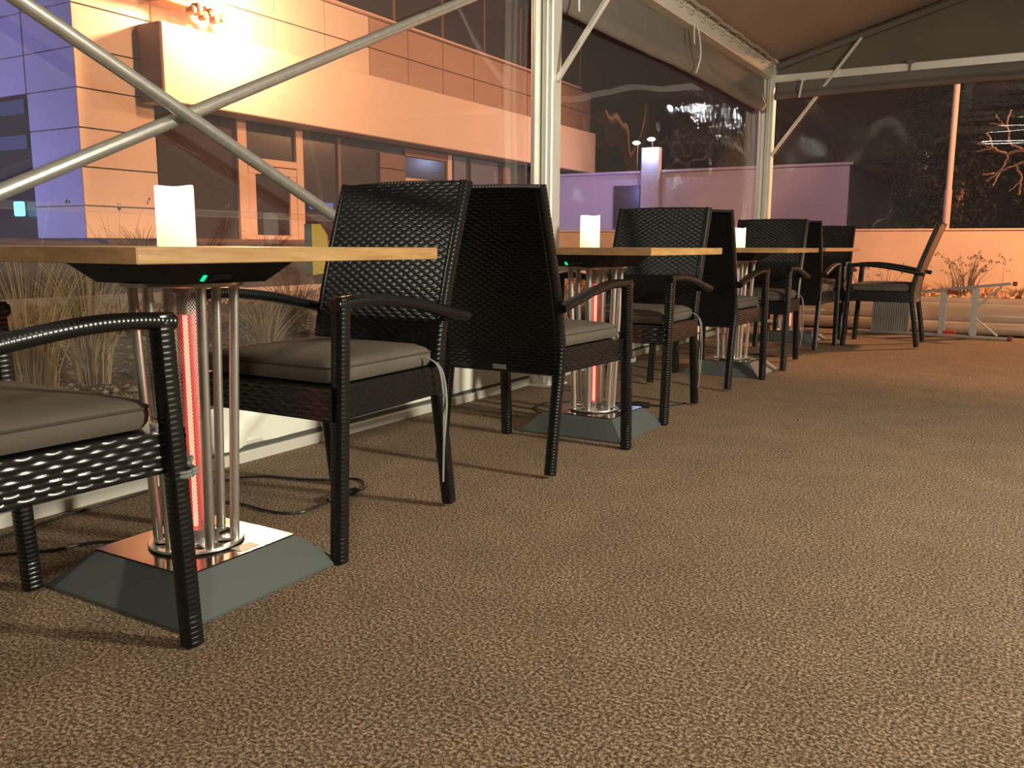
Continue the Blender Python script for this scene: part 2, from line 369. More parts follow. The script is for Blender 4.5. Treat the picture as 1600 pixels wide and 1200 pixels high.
def resample(pts, step):
    pts = np.array(pts, float); d = np.r_[0, np.cumsum(np.linalg.norm(np.diff(pts, axis=0), axis=1))]
    n = max(2, int(round(d[-1]/step))+1); t = np.linspace(0, d[-1], n)
    return np.stack([np.interp(t, d, pts[:, i]) for i in range(3)], 1), t
def smooth_path(ctrl, n=40):
    c = np.array(ctrl, float); t = np.arange(len(c)); u = np.linspace(0, len(c)-1, n); out = []
    for x in u:
        i = min(int(x), len(c)-2); f = x-i
        p0 = c[max(i-1, 0)]; p1 = c[i]; p2 = c[i+1]; p3 = c[min(i+2, len(c)-1)]
        out.append(.5*((2*p1)+(-p0+p2)*f+(2*p0-5*p1+4*p2-p3)*f*f+(-p0+3*p1-3*p2+p3)*f**3))
    return np.array(out)

def wrap_rail(mb, pts, hx, hy, pitch=.0105, amp=.0013, n=14, ref=(1, 0, 0), e=3.5, braid=0.0):
    """a bar wound with flat wicker strips: rounded-square section, one rib per turn"""
    P, t = resample(pts, pitch/4); m = len(P)
    T = np.gradient(P, axis=0); T /= np.linalg.norm(T, axis=1)[:, None]
    ref = np.array(ref, float)
    A = ref-(T@ref)[:, None]*T; A /= np.linalg.norm(A, axis=1)[:, None]; B = np.cross(T, A)
    th = np.arange(n)*2*PI/n+PI/n
    cs, sn = np.cos(th), np.sin(th)
    rad = (np.abs(cs)**e+np.abs(sn)**e)**(-1/e)
    ph = t[:, None]/pitch + (np.sign(cs)[None, :]*braid)
    fr = ph % 1.0
    bump = np.sqrt(np.clip(np.sin(PI*fr), 0, 1))*amp
    a = (hx-amp)*rad*cs; b = (hy-amp)*rad*sn
    V = P[:, None, :] + (a[None, :]+bump*cs[None, :])[:, :, None]*A[:, None, :] + (b[None, :]+bump*sn[None, :])[:, :, None]*B[:, None, :]
    f = []
    idx = np.arange(m*n).reshape(m, n); nx = np.roll(idx, -1, axis=1)
    q = np.stack([idx[:-1], nx[:-1], nx[1:], idx[1:]], -1).reshape(-1, 4)
    mb.v.append(V.reshape(-1, 3)); base = mb.n; mb.f += [tuple(x) for x in (q+base).tolist()]
    mb.f.append(tuple(base+j for j in range(n-1, -1, -1))); mb.f.append(tuple(base+(m-1)*n+j for j in range(n)))
    mb.n += m*n; return mb

def weave(mb, fn, U, V, pu=.018, pv=.0105, amp=.0018, flip=False):
    """basket weave: fn(u,v arrays)->(P,N); horizontal strands pass over and under the uprights"""
    nu = max(4, int(U/pu*5)); nv = max(4, int(V/pv*4))
    u = np.linspace(-U/2, U/2, nu+1); v = np.linspace(0, V, nv+1); uu_, vv_ = np.meshgrid(u, v, indexing='ij')
    P, N = fn(uu_, vv_)
    j = np.floor(vv_/pv+1e-6); fr = vv_/pv-j
    prof = np.sqrt(np.clip(np.sin(PI*fr), 0, 1)); over = .5+.5*np.cos(PI*(uu_/pu+j)); over = over**.7
    h = amp*prof*(.15+.85*over)
    Q = P+N*h[..., None]
    if flip: Q = Q[::-1]
    return mb.grid(Q)

# ------------------------------------------------------------------ structure: tent shell
fl = MB().box((0.6, 3.0, -0.02), (5.86, 11.0, .04)).build('floor', M['carpet'], smooth=False); tag(fl, kind='structure')

def film_sheet(name, m, fn, a0, a1, z0, z1, na, nz):
    a = np.linspace(a0, a1, na); z = np.linspace(z0, z1, nz); A_, Z_ = np.meshgrid(a, z, indexing='ij')
    P = fn(A_, Z_); o = MB().grid(P).build(name, m); tag(o, kind='structure'); return o
def fx(A_, Z_):
    w = .006*np.sin(A_*2.3)+.004*np.sin(A_*5.1+Z_*2)+.003*np.sin(Z_*4+A_)
    return np.stack([-2.335+w, A_, Z_], -1)
def fy(A_, Z_):
    w = .006*np.sin(A_*2.9+1)+.004*np.sin(A_*6.1+Z_*2)
    return np.stack([A_, 8.50+w, Z_], -1)
film_sheet('window_1', M['film'], fx, -2.4, 0.02, .19, 2.1, 60, 40)
film_sheet('window_2', M['film'], fx, .03, 4.09, .19, 2.1, 110, 50)
film_sheet('window_3', M['film'], fx, 4.21, 8.44, .19, 2.1, 110, 50)
film_sheet('window_4', M['film_gable'], fy, -2.18, 1.5, .03, 2.16, 110, 50)
film_sheet('window_5', M['film_gable'], fy, 1.6, 3.4, .03, 2.16, 40, 30)
# welded seam strips on the film
for k, (y0, y1) in enumerate(((.03, 4.08), (4.22, 8.43))):
    for dz, hh in ((.865, .004), (.846, .004), (.855, .022)):
        a = np.linspace(y0, y1, 90); z = np.array((dz-hh/2, dz+hh/2)); A_, Z_ = np.meshgrid(a, z, indexing='ij')
        P = fx(A_, Z_); P[..., 0] += .004 if hh < .01 else .002
        tag(MB().grid(P).build('trim_%d' % (10+k*3+int(hh < .01)+int(dz > .86)), M['film_seam']), kind='structure')

# low white tarpaulin skirt with folds + floor rail (left side)
a = np.linspace(-2.4, 8.45, 420); z = np.linspace(0.055, .215, 14); A_, Z_ = np.meshgrid(a, z, indexing='ij')
rs = np.random.RandomState(3); w = np.zeros_like(A_)
for k in range(34):
    y0 = rs.uniform(-2, 8.4); sl = rs.uniform(-1.2, 1.2); wd = rs.uniform(.02, .07)
    w += rs.uniform(.004, .011)*np.exp(-((A_-y0-sl*(Z_-.1))/wd)**2)
w += .022*np.exp(-((A_-2.02-1.1*(Z_-.06))/.05)**2) - .014*np.exp(-((A_-2.12+1.0*(Z_-.06))/.05)**2) + .02*np.exp(-((A_-1.97+.2*(Z_-.2))/.07)**2)*(Z_-.05)/.15
P = np.stack([-2.325+w+.01*np.sin(A_*1.7), A_, Z_+.012*np.sin(A_*3.1)*(Z_-.055)/.16], -1)
tag(MB().grid(P).build('wall_left', M['pvc_white']), kind='structure')
rail = MB(); rail.box((-2.335, 3.0, .0185), (.05, 10.9, .041), bev=.004); rail.box((-2.345, 3.0, .062), (.02, 10.9, .016), bev=.002)
tag(rail.build('baseboard_left', M['alu'], smooth=False), kind='structure')
gv = MB().box((-2.336, 3.0, .0475), (.022, 10.9, .017)).build('trim_1', M['alu_dark'], smooth=False); tag(gv, kind='structure')

def post(x, y, name, sx=1):
    t = thing(name, (x, y, 0), kind='structure')
    MB().box((0, 0, 1.22), (.13, .10, 2.44), bev=.006).build('profile', M['alu'], t, False)
    g = MB()
    for yy in (-.052, .052):
        g.box((.030*sx, yy, 1.2), (.012, .012, 2.36), bev=.002); g.box((-.030*sx, yy, 1.2), (.014, .012, 2.36), bev=.002)
    g.build('keder_rail', M['alu'], t, False)
    d = MB()
    for yy in (-.0505, .0505): d.box((.0, yy, 1.2), (.006, .004, 2.3))
    d.build('groove', M['alu_dark'], t, False)
    MB().box((0, 0, .006), (.2, .2, .012), bev=.003).build('foot_plate', M['alu'], t, False)
    MB().tube([(.066*sx, 0, 1.60), (.076*sx, 0, 1.60)], .010, 8).build('bolt', M['steel'], t)
    return t
post(-2.265, -.04, 'trim_2'); post(-2.265, 4.15, 'trim_3'); post(-2.265, 8.50, 'trim_4')
for i, yy in enumerate((-.04, 4.15, 8.50)): post(3.465, yy, 'trim_%d' % (5+i), -1)
# edge sleeve of the film beside the middle post
for i, y in enumerate((4.232, 8.418)):
    tag(MB().box((-2.31, y, 1.15), (.02, .028, 1.95), bev=.008).build('trim_%d' % (20+i), M['alu']), kind='structure')

for i, y in enumerate((4.082, 8.585)):
    if i == 0: tag(MB().box((-2.285, y, 1.2), (.03, .036, 2.1), bev=.012).build('trim_22', M['pvc_white']), kind='structure')
# eave beams, gable beam
bm_ = MB(); bm_.box((-2.255, 3.0, 2.365), (.10, 10.9, .13), bev=.008)
tag(bm_.build('trim_30', M['alu'], smooth=False), kind='structure')
tag(MB().box((3.455, 3.0, 2.365), (.10, 10.9, .13), bev=.008).build('trim_31', M['alu'], smooth=False), kind='structure')
tag(MB().box((.60, 8.50, 2.29), (5.6, .05, .085), bev=.006).build('trim_32', M['alu'], smooth=False), kind='structure')
# gable rafters and inner rafters (slope .27, ridge at x=.6)
def zr(x): return 2.43+.27*(min(x, 1.2-x)+2.25)
for i, yy in enumerate((8.50,)):
    b = MB(); b.bar((-2.22, yy, zr(-2.22)-.04), (.6, yy, zr(.6)-.04), .05, .05); b.bar((3.42, yy, zr(-2.22)-.04), (.6, yy, zr(.6)-.04), .05, .05)
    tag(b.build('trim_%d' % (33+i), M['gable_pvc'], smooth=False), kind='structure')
for i, yy in enumerate((-.04, 4.15)):
    b = MB(); b.bar((-2.22, yy, zr(-2.22)-.07), (.6, yy, zr(.6)-.07), .06, .11); b.bar((3.42, yy, zr(-2.22)-.07), (.6, yy, zr(.6)-.07), .06, .11)
    tag(b.build('trim_%d' % (35+i), M['alu'], smooth=False), kind='structure')
# roof tarpaulin with slight sag
a = np.linspace(-2.5, 8.52, 70); x = np.linspace(-2.33, 3.53, 61); A_, X_ = np.meshgrid(a, x, indexing='ij')
Zr = 2.45+.27*(np.minimum(X_, 1.2-X_)+2.25); ph = ((A_+.04) % 4.27)/4.27
Zr = Zr-.035*np.sin(PI*ph)*np.clip((np.minimum(X_, 1.2-X_)+2.3)/2, 0, 1)+.004*np.sin(A_*7+X_*3)
tag(MB().grid(np.stack([X_, A_, Zr], -1)).build('ceiling', M['roof_pvc']), kind='structure')
# gable tarpaulin triangle
x = np.linspace(-2.3, 3.5, 40); tz = np.linspace(0, 1, 10); X_, T_ = np.meshgrid(x, tz, indexing='ij')
top = 2.44+.27*(np.minimum(X_, 1.2-X_)+2.25); Zg = 2.27+(top-2.27)*T_
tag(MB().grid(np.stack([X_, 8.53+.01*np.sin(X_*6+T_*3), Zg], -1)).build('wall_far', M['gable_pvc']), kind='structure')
# rolled-up curtain valances
def valance(name, along, a0, a1, zt, zb, off, seed):
    rs = np.random.RandomState(seed); a = np.linspace(a0, a1, 160); t = np.linspace(0, 1, 16); A_, T_ = np.meshgrid(a, t, indexing='ij')
    Z_ = zt+(zb-zt)*T_; bulge = .012*np.sin(PI*T_*.5)+.030*np.exp(-((T_-.80)/.17)**2)
    for k in range(14): bulge = bulge+rs.uniform(-.007, .007)*np.exp(-((A_-rs.uniform(a0, a1)-rs.uniform(-1, 1)*T_)/rs.uniform(.05, .3))**2)
    Z_ = Z_+.008*np.sin(A_*1.9+seed)*T_
    P = np.stack([off+bulge, A_, Z_], -1) if along == 'y' else np.stack([A_, off-bulge, Z_], -1)
    o = MB().grid(P).build(name, M['valance']); sm = o.modifiers.new('thick', 'SOLIDIFY'); sm.thickness = .004
    return tag(o, kind='structure')
valance('trim_40', 'y', -2.4, 4.09, 2.31, 2.0, -2.30, 1); valance('trim_41', 'y', 4.21, 8.44, 2.31, 2.0, -2.30, 2)
valance('trim_42', 'x', -2.19, 3.4, 2.26, 2.11, 8.46, 3)

# knee braces (square tube) at each post
for i, (yy) in enumerate((4.15, 8.46)):
    b = MB(); p0 = Vector((-2.20, yy, 1.605)); p1 = Vector((-1.46, yy, 2.58)); b.bar(p0, p1, .026, .026, (0, 1, 0))
    o = b.build('knee_brace', M['alu'], smooth=False)
    tag(o, ['slim aluminium knee brace rising from the bright middle post', 'slim aluminium knee brace rising from the corner post'][i], 'brace', 'knee braces under the roof')
    MB().tube([(-2.205, yy-.016, 1.612), (-2.205, yy+.016, 1.612)], .008, 8).build('bolt', M['steel'], o)
# diagonal cross tubes
cross = (((-2.225, 4.05, .16), (-2.205, -.0, 1.93), 'galvanised tube running down from upper left to behind the first chair'),
         ((-2.262, -.0, .318), (-2.262, 4.06, 2.13), 'galvanised tube rising from lower left to the bright middle post'))
for p0, p1, lab in cross:
    pts = [tuple(Vector(p0).lerp(Vector(p1), i/12)) for i in range(13)]
    o = MB().tube(pts, .0205, 20).build('cross_brace_tube', M['galv']); tag(o, lab, 'tube', 'cross braces in the side bay')
    for i0, i1 in ((0, 1), (-1, -2)): MB().tube([pts[i0], tuple(Vector(pts[i0]).lerp(Vector(pts[i1]), .4))], .0225, 16).build('end_sleeve', M['galv'], o)

# lacing rope along the eave: hangs in loops between roof and beam
lp = []; n = 760
for i in range(n):
    t = i/(n-1); y = 8.4-t*4.4; ph = y/.115*2*PI
    lp.append((-2.185+.022*math.cos(ph), y+.020*math.sin(ph*1.0), 2.385+.030*math.sin(ph*.5+1)))
ro = MB().tube(lp, .0028, 6).build('lacing_rope', M['rope']); tag(ro, 'beige rope laced in loops between roof sheet and eave beam', 'rope')
hem = MB().tube([(-2.17+.006*math.sin(y*9), y, 2.432+.004*math.sin(y*23)) for y in np.linspace(4.0, 8.42, 120)], .013, 8)
ho = hem.build('roof_hem', M['roof_pvc'], ro)
# hanging ties
def ribbon(mb, pts, w, side):
    pts = np.array(pts, float); s_ = np.array(side, float)*w/2; v = []; f = []
    T = np.gradient(pts, axis=0); nrm = np.cross(T, s_); nrm /= np.linalg.norm(nrm, axis=1)[:, None]+1e-9
    for p, nn in zip(pts, nrm): v += [p-s_+nn*.0008, p+s_+nn*.0008, p+s_-nn*.0008, p-s_-nn*.0008]
    for i in range(len(pts)-1):
        for j in range(4): k = (j+1) % 4; f.append((4*i+j, 4*i+k, 4*i+4+k, 4*i+4+j))
    f.append((0, 1, 2, 3)); f.append(tuple(4*(len(pts)-1)+j for j in range(3, -1, -1)))
    return mb.add(v, f)
t = MB(); ribbon(t, smooth_path([(-2.2, 6.26, 2.32), (-2.19, 6.30, 2.25), (-2.20, 6.37, 2.12), (-2.22, 6.34, 2.0)], 14), .022, (0, 1, 0))
ribbon(t, smooth_path([(-2.2, 6.22, 2.32), (-2.2, 6.215, 2.26), (-2.2, 6.23, 2.18)], 8), .02, (0, 1, 0))
tag(t.build('hanging_tie_strap', M['strap_white']), 'white webbing strap hanging in a bend from the side eave', 'strap')
t = MB(); ribbon(t, [(-2.19, 4.36, 2.32), (-2.19, 4.37, 2.2), (-2.19, 4.37, 1.99)], .02, (0, 1, 0))
tag(t.build('hanging_tie_strap', M['strap_white']), 'short white strap hanging just right of the middle post top', 'strap')
t = MB(); ribbon(t, [(-1.93, 8.40, 2.26), (-1.94, 8.39, 2.20), (-1.955, 8.39, 2.10)], .018, (1, 0, 0)); t.box((-1.93, 8.40, 2.262), (.045, .012, .03), bev=.003)
tag(t.build('hanging_tie_strap', M['strap_white']), 'small buckled strap hanging under the gable beam beside the corner post', 'strap')
t = MB(); ribbon(t, [(-1.05, 8.46, 2.36), (-1.05, 8.45, 2.30), (-1.05, 8.455, 2.2)], .018, (1, 0, 0)); t.box((-1.05, 8.458, 2.335), (.06, .012, .03), bev=.003)
tag(t.build('hanging_tie_strap', M['valance']), 'grey buckled strap wrapped round the middle of the gable beam', 'strap')

tl = thing('tube_lamp', (.22, 2.3, 2.60), 0, 'white tube lamp hanging across the tent under the roof', 'lamp')
MB().box((0, 0, .03), (1.34, .07, .05), bev=.01).build('fitting', M['alu'], tl, False)
MB().tube([(-.62, 0, -.01), (0, 0, -.01), (.62, 0, -.01)], .055, 14).build('tube', M['tube_glow'], tl)
for sx_ in (-.5, .5): MB().tube([(sx_, 0, .05), (sx_, 0, .24)], .004, 6).build('cable', M['black_rubber'], tl)

# ------------------------------------------------------------------ chairs
STILE = smooth_path([(0, -.262, 0), (0, -.232, .20), (0, -.206, .36), (0, -.208, .46), (0, -.245, .62), (0, -.300, .79), (0, -.352, .938)], 60)
def stile_at(z): return np.interp(z, STILE[:, 2], STILE[:, 1])
def make_chair():
    root = thing('wicker_armchair')
    # backrest slab
    z0, z1 = .345, .932; zz = np.linspace(z0, z1, 80); yy = stile_at(zz); L = np.r_[0, np.cumsum(np.hypot(np.diff(yy), np.diff(zz)))]
    Vl = L[-1]; th = .015; hw = .225
    def surf(sign):
        def fn(u, v):
            z = np.interp(v, L, zz); y = stile_at(z); e = 1e-3; dy = (stile_at(z+e)-stile_at(z-e))/(2*e)
            n_ = np.stack([np.zeros_like(u), np.ones_like(u), -dy], -1); n_ /= np.linalg.norm(n_, axis=-1, keepdims=True)
            P = np.stack([u, y, z], -1)+sign*th*n_; return P, sign*n_
        return fn
    b = MB(); weave(b, surf(1), 2*hw, Vl); weave(b, surf(-1), 2*hw, Vl, flip=True)
    b.build('backrest', M['wicker'], root)
    f = MB()
    for s in (-1, 1):
        pts = [(s*.221, stile_at(z), z) for z in np.linspace(.34, .934, 40)]
        wrap_rail(f, pts, .0165, .0185, braid=.25, amp=.0020, pitch=.013)
    pts = [(x, stile_at(.934)-.001, .926+.006*(1-(x/.235)**2)) for x in np.linspace(-.234, .234, 14)]
    wrap_rail(f, pts, .0175, .012, ref=(0, 1, 0), amp=.0012, pitch=.012)
    wrap_rail(f, [(-.226, stile_at(.345), .343), (.226, stile_at(.345), .343)], .017, .010, ref=(0, 1, 0), amp=.001)
    f.build('back_frame', M['wicker'], root)
    # legs
    for s in (-1, 1):
        m = MB(); wrap_rail(m, [(s*.262, .262, .003), (s*.262, .233, .632)], .0195, .0195)
        m.box((s*.262, .233, .633), (.036, .036, .006), bev=.002)
        m.build('leg', M['wicker'], root)
        m = MB(); wrap_rail(m, [(s*.218-s*0, p[1], p[2]) for p in STILE if p[2] < .37 and p[2] > .002], .0185, .0185)
        m.build('leg', M['wicker'], root)
        # armrest
        pts = smooth_path([(s*.262, .256, .618), (s*.262, .18, .624), (s*.262, .08, .622), (s*.262, -.06, .604), (s*.262, -.18, .580), (s*.262, -.285, .560)], 40)
        m = MB(); wrap_rail(m, pts, .0195, .0155, amp=.0009, pitch=.0085, e=2.6)
        m.build('armrest', M['wicker'], root)
    # seat
    m = MB(); H_ = .078; z0s = .345
    def side(p0, p1):
        p0 = np.array(p0); p1 = np.array(p1); d = p1-p0; Ls = np.linalg.norm(d); d /= Ls; nrm = np.array((d[1], -d[0], 0))
        def fn(u, v):
            P = (p0+p1)/2+u[..., None]*d; P = P+v[..., None]*np.array((0, 0, 1.)); N = np.broadcast_to(nrm, P.shape); return P, N
        return fn, Ls
    for p0, p1 in (((-.262, .272, z0s), (.262, .272, z0s)), ((.258, .26, z0s), (.236, -.2, z0s)), ((-.236, -.2, z0s), (-.258, .26, z0s))):
        if p0[1] == p1[1]: p0, p1 = p1, p0
        elif p0[0] > 0: p0, p1 = p1, p0
        else: p0, p1 = p1, p0
        fn, Ls = side(p0, p1); weave(m, fn, Ls, H_, pu=.024, pv=.0111, amp=.0022)
    zt = z0s+H_
    m.add([(-.262, .272, zt), (.262, .272, zt), (.236, -.2, zt), (-.236, -.2, zt)], [(0, 3, 2, 1)])
    m.add([(-.262, .272, z0s), (.262, .272, z0s), (.236, -.2, z0s), (-.236, -.2, z0s)], [(0, 1, 2, 3)])
    m.build('seat', M['wicker'], root)
    pl = MB().box((.0, -.2245, .352), (.052, .003, .016), bev=.0012); pl.box((-.0, -.2262, .352), (.036, .0012, .007))
    pl.build('name_plate', M['plate'], root, False)
    return root
def cushion_outline(n=48, sc=1.0, wf=.236, wr=.222, yf=.235, yr=-.195, rc=.035):
    pts = []; cs = [(wf, yf), (-wf, yf), (-wr, yr), (wr, yr)]
    for i, (cx, cy) in enumerate(cs):
        sx = 1 if cx > 0 else -1; sy = 1 if cy > 0 else -1
        a0 = {(1, 1): 0, (-1, 1): 90, (-1, -1): 180, (1, -1): 270}[(sx, sy)]
        for k in range(n//4):
            a_ = R(a0+90*k/(n//4-1)); pts.append((cx-sx*rc+rc*math.cos(a_), cy-sy*rc+rc*math.sin(a_)))
    p = np.array(pts); c = p.mean(0); return c+(p-c)*sc
def make_cushion():
    Z = .4245
    prof = [(.0, .002), (.5, .001), (.90, .0), (.965, .003), (.99, .012), (1.0, .024), (.998, .034), (.985, .042), (.955, .050), (.85, .059), (.6, .064), (.3, .066), (0, .066)]
    v = []; f = []; n = 48
    for (sc, dz) in prof:
        o = cushion_outline(n, max(sc, .001)); v += [(x, y, Z+dz+.0025*math.sin(x*14+y*9)*(1 if dz > .05 else 0)) for x, y in o]
    for i in range(len(prof)-1):
        for j in range(n): k = (j+1) % n; f.append((i*n+j, i*n+k, (i+1)*n+k, (i+1)*n+j))
    c = MB().add(v, f).build('seat_cushion', M['cushion'])
    o = cushion_outline(n, 1.0); o = np.vstack([o, o[:1]])
    MB().tube([(x, y, Z+.040) for x, y in o*.995], .0028, 6, False).build('piping', M['piping'], c)
    return c
def strap_front(c):            # tie knotted round a front leg
    m = MB(); z = .40
    ribbon(m, smooth_path([(.225, .225, z+.03), (.242, .246, z), (.238, .262, z-.03), (.250, .283, z-.05)], 12), .010, (0, 0, 1))
    for zz_ in (z-.055, z-.062): m.tube([(.262+.025*math.cos(a_), .262+.025*math.sin(a_), zz_+.002*math.sin(3*a_)) for a_ in np.linspace(0, 2*PI, 18)], .0042, 6)
    m.tube(smooth_path([(.245, .284, z-.055), (.24, .30, z-.045), (.228, .305, z-.05)], 8), .006, 6)
    ribbon(m, smooth_path([(.236, .232, z+.045), (.230, .262, z+.02), (.236, .284, z-.02), (.250, .290, z-.06)], 12), .012, (.7, .7, 0))
    m.build('tie_strap', M['strap'], c)
def strap_rear(c):            # long loose tie hanging behind the seat
    m = MB(); ribbon(m, smooth_path([(-.236, -.13, .455), (-.262, -.15, .43), (-.268, -.165, .36), (-.262, -.175, .26), (-.27, -.16, .16), (-.262, -.17, .10)], 22), .007, (.2, 1, 0))
    ribbon(m, smooth_path([(-.236, -.13, .455), (-.266, -.16, .42), (-.272, -.175, .33), (-.28, -.15, .22), (-.266, -.165, .125)], 22), .007, (.2, 1, 0))
    m.tube([(-.268, -.168, .352), (-.268, -.168, .345)], .006, 6)
    m.build('tie_strap', M['strap'], c)

chair0 = make_chair(); cush0 = make_cushion()
strapF = cush0.copy(); COL.objects.link(strapF)
for k in list(cush0.children):
    kk = k.copy(); COL.objects.link(kk); kk.parent = strapF
strap_front(strapF)
strap_rear(cush0)
CH = [ # x, y, rz, strap, chair label, cushion label
 (-1.578, .765, 0, 'f', 'black wicker armchair nearest the camera, cut off by the left edge', 'taupe seat cushion on the cut-off armchair at the left edge'),
 (-1.632, 1.762, PI, 'r', 'black wicker armchair facing us behind the nearest table', 'taupe seat cushion facing us behind the nearest table'),
 (-1.520, 2.700, 0, 'f', 'black wicker armchair with its full woven back to us, before the second table', 'taupe cushion on the armchair that turns its back to us in the middle'),
 (-1.562, 3.725, PI, 'r', 'black wicker armchair facing us on the far side of the second table', 'pale grey-brown cushion on the chair facing us at the second table'),
 (-1.546, 4.722, 0, 'f', 'black wicker armchair back to us, just before the third table', 'cushion on the back-turned chair before the third table'),
 (-1.535, 5.687, PI, 'r', 'black wicker armchair facing us beyond the third table candle', 'cushion on the chair facing us beyond the third table'),
 (-1.532, 6.790, 0, 'f', 'black wicker armchair mostly hidden, back to us before the farthest table', 'cushion on the mostly hidden chair before the farthest table'),
 (-1.585, 7.775, PI, 'r', 'black wicker armchair facing us at the very end of the row', 'cushion on the chair at the very end of the row'),
 (-.965, 7.385, PI/2, 'f', 'black wicker armchair seen from the side at the far right', 'cushion lit orange on the side-on chair at far right'),
]
used = {'f': False, 'r': False}
for i, (x, y, rz, st, lab, clab) in enumerate(CH):
    c = chair0 if i == 0 else copy_tree(chair0)
    c.location = (x, y, 0); c.rotation_euler = (0, 0, rz)
    tag(c, lab, 'chair', 'black wicker armchairs around the heater tables')
    src = strapF if st == 'f' else cush0
    q = src if not used[st] else copy_tree(src); used[st] = True
    q.location = (x, y, 0); q.rotation_euler = (0, 0, rz)
    tag(q, clab, 'cushion', 'seat cushions on the armchairs')

# ------------------------------------------------------------------ heater tables
def make_table():
    root = thing('heater_table')
    top = MB().box((0, 0, .7365), (.794, .80, .027), bev=.0015).build('tabletop', M['oak'], root, False)
    for s in (-1, 1): MB().box((0, s*.4005, .7365), (.7935, .0016, .0255)).build('end_grain', M['oak_end'], top, False)
    # housing: inverted truncated pyramid
    h = MB(); a0, a1 = .172, .123; z1, z0 = .723, .674
    v = [(-a0, -a0, z1), (a0, -a0, z1), (a0, a0, z1), (-a0, a0, z1), (-a1, -a1, z0), (a1, -a1, z0), (a1, a1, z0), (-a1, a1, z0)]
    h.add(v, [(0, 1, 2, 3), (7, 6, 5, 4), (0, 4, 5, 1), (1, 5, 6, 2), (2, 6, 7, 3), (3, 7, 4, 0)])
    h.build('control_housing', M['housing'], root, False)
    r_ = MB(); r_.lathe([(.128, .674), (.128, .668), (.124, .665), (.03, .665)], n=48); r_.build('upper_ring', M['steel'], root)
    # lower flange with cut-outs (ring + spokes)
    g = MB(); zf = .083
    g.lathe([(.090, zf), (.103, zf), (.105, zf+.003), (.103, zf+.007), (.090, zf+.007), (.090, zf)], n=48)
    g.lathe([(.040, zf), (.052, zf), (.052, zf+.007), (.040, zf+.007), (.040, zf)], n=36)
    for k in range(6):
        a = R(40+60*k); d = Vector((math.cos(a), math.sin(a), 0)); g.bar(d*.048+Vector((0, 0, zf+.0035)), d*.095+Vector((0, 0, zf+.0035)), .026, .0065)
    g.build('flange', M['steel'], root)
    for k in range(6):
        a = R(40+60*k); c, s = math.cos(a), math.sin(a)
        MB().tube([(.0835*c, .0835*s, .089), (.107*c, .107*s, .667)], .0108, 16).build('pole', M['steel'], root)
    # perforated guard: diamond lattice cylinder
    Rg = .0425; n = 44; zlo, zhi = .090, .665; turns = 1.55; seg = 44
    th = np.linspace(0, 1, seg+1); V = []; Fq = []; w_ = .0008; cnt = 0
    for fam in (1, -1):
        for k in range(n):
            a = 2*PI*k/n+fam*2*PI*turns*th; zc = zlo+(zhi-zlo)*th
            P0 = np.stack([Rg*np.cos(a), Rg*np.sin(a), zc-w_*1.2], 1); P1 = np.stack([Rg*np.cos(a), Rg*np.sin(a), zc+w_*1.2], 1)
            V.append(P0); V.append(P1)
            for i in range(seg): Fq.append((cnt+i, cnt+i+1, cnt+seg+1+i+1, cnt+seg+1+i))
            cnt += 2*(seg+1)
    gm = MB().add(np.concatenate(V), Fq)
    gm.lathe([(Rg+.001, zlo-.002), (Rg+.001, zlo+.012)], n=36); gm.lathe([(Rg+.001, zhi-.012), (Rg+.001, zhi)], n=36)
    gm.build('guard_tube', M['guard'], root)
    MB().tube([(0, 0, .118), (0, 0, .36), (0, 0, .600)], .0052, 12).build('heating_element', M['element'], root)
    qz = MB().tube([(0, 0, .110), (0, 0, .605)], .0105, 16).build('quartz_tube', M['quartz'], root)
    rf = MB(); ang = np.linspace(R(-62), R(62), 13); zz_ = np.array((.11, .35, .61)); A3, Z3 = np.meshgrid(ang, zz_, indexing='ij')
    rf.grid(np.stack([.014+.018*np.cos(A3), .014*np.sin(A3), Z3], -1)); rfo = rf.build('reflector', M['reflector'], root); rfo.rotation_euler = (0, 0, R(96))
    for za, zb_ in ((.090, .112), (.603, .665)): MB().tube([(0, 0, za), (0, 0, zb_)], .016, 14).build('element_socket', M['steel'], root)
    # base: truncated pyramid and polished plate
    bs = MB(); b0, b1, hz = .2265, .155, .078
    v = [(-b0, -b0, .001), (b0, -b0, .001), (b0, b0, .001), (-b0, b0, .001), (-b0, -b0, .007), (b0, -b0, .007), (b0, b0, .007), (-b0, b0, .007), (-b1, -b1, hz), (b1, -b1, hz), (b1, b1, hz), (-b1, b1, hz)]
    bs.add(v, [(3, 2, 1, 0), (0, 1, 5, 4), (1, 2, 6, 5), (2, 3, 7, 6), (3, 0, 4, 7), (4, 5, 9, 8), (5, 6, 10, 9), (6, 7, 11, 10), (7, 4, 8, 11), (8, 9, 10, 11)])
    base = bs.build('base', M['base_paint'], root, False)
    MB().box((0, 0, hz+.002), (.308, .308, .003), bev=.001).build('top_plate', M['mirror_plate'], base, False)
    MB().box((.125, .03, hz+.0042), (.034, .055, .0008)).build('sticker', M['sticker'], base, False)
    return root
t0 = make_table()
TB = [(-1.597, 1.275, 0, 'nearest heater table, oak square top, glowing red column, large at left'),
      (-1.532, 3.250, 0, 'second heater table, its red column between the back-turned chair and the next'),
      (-1.540, 5.230, 0, 'third heater table with a short candle, framed by two armchairs'),
      (-1.675, 7.300, R(-8), 'farthest heater table, no candle visible, beside the side-on chair')]
tables = []
for i, (x, y, rz, lab) in enumerate(TB):
    t = t0 if i == 0 else copy_tree(t0)
    t.location = (x, y, 0); t.rotation_euler = (0, 0, rz); tag(t, lab, 'table', 'oak heater tables in a row'); tables.append(t)
for t in tables[1:]:
    for k in t.children:
        if k.name.startswith('reflector'): k.rotation_euler = (0, 0, R(162))
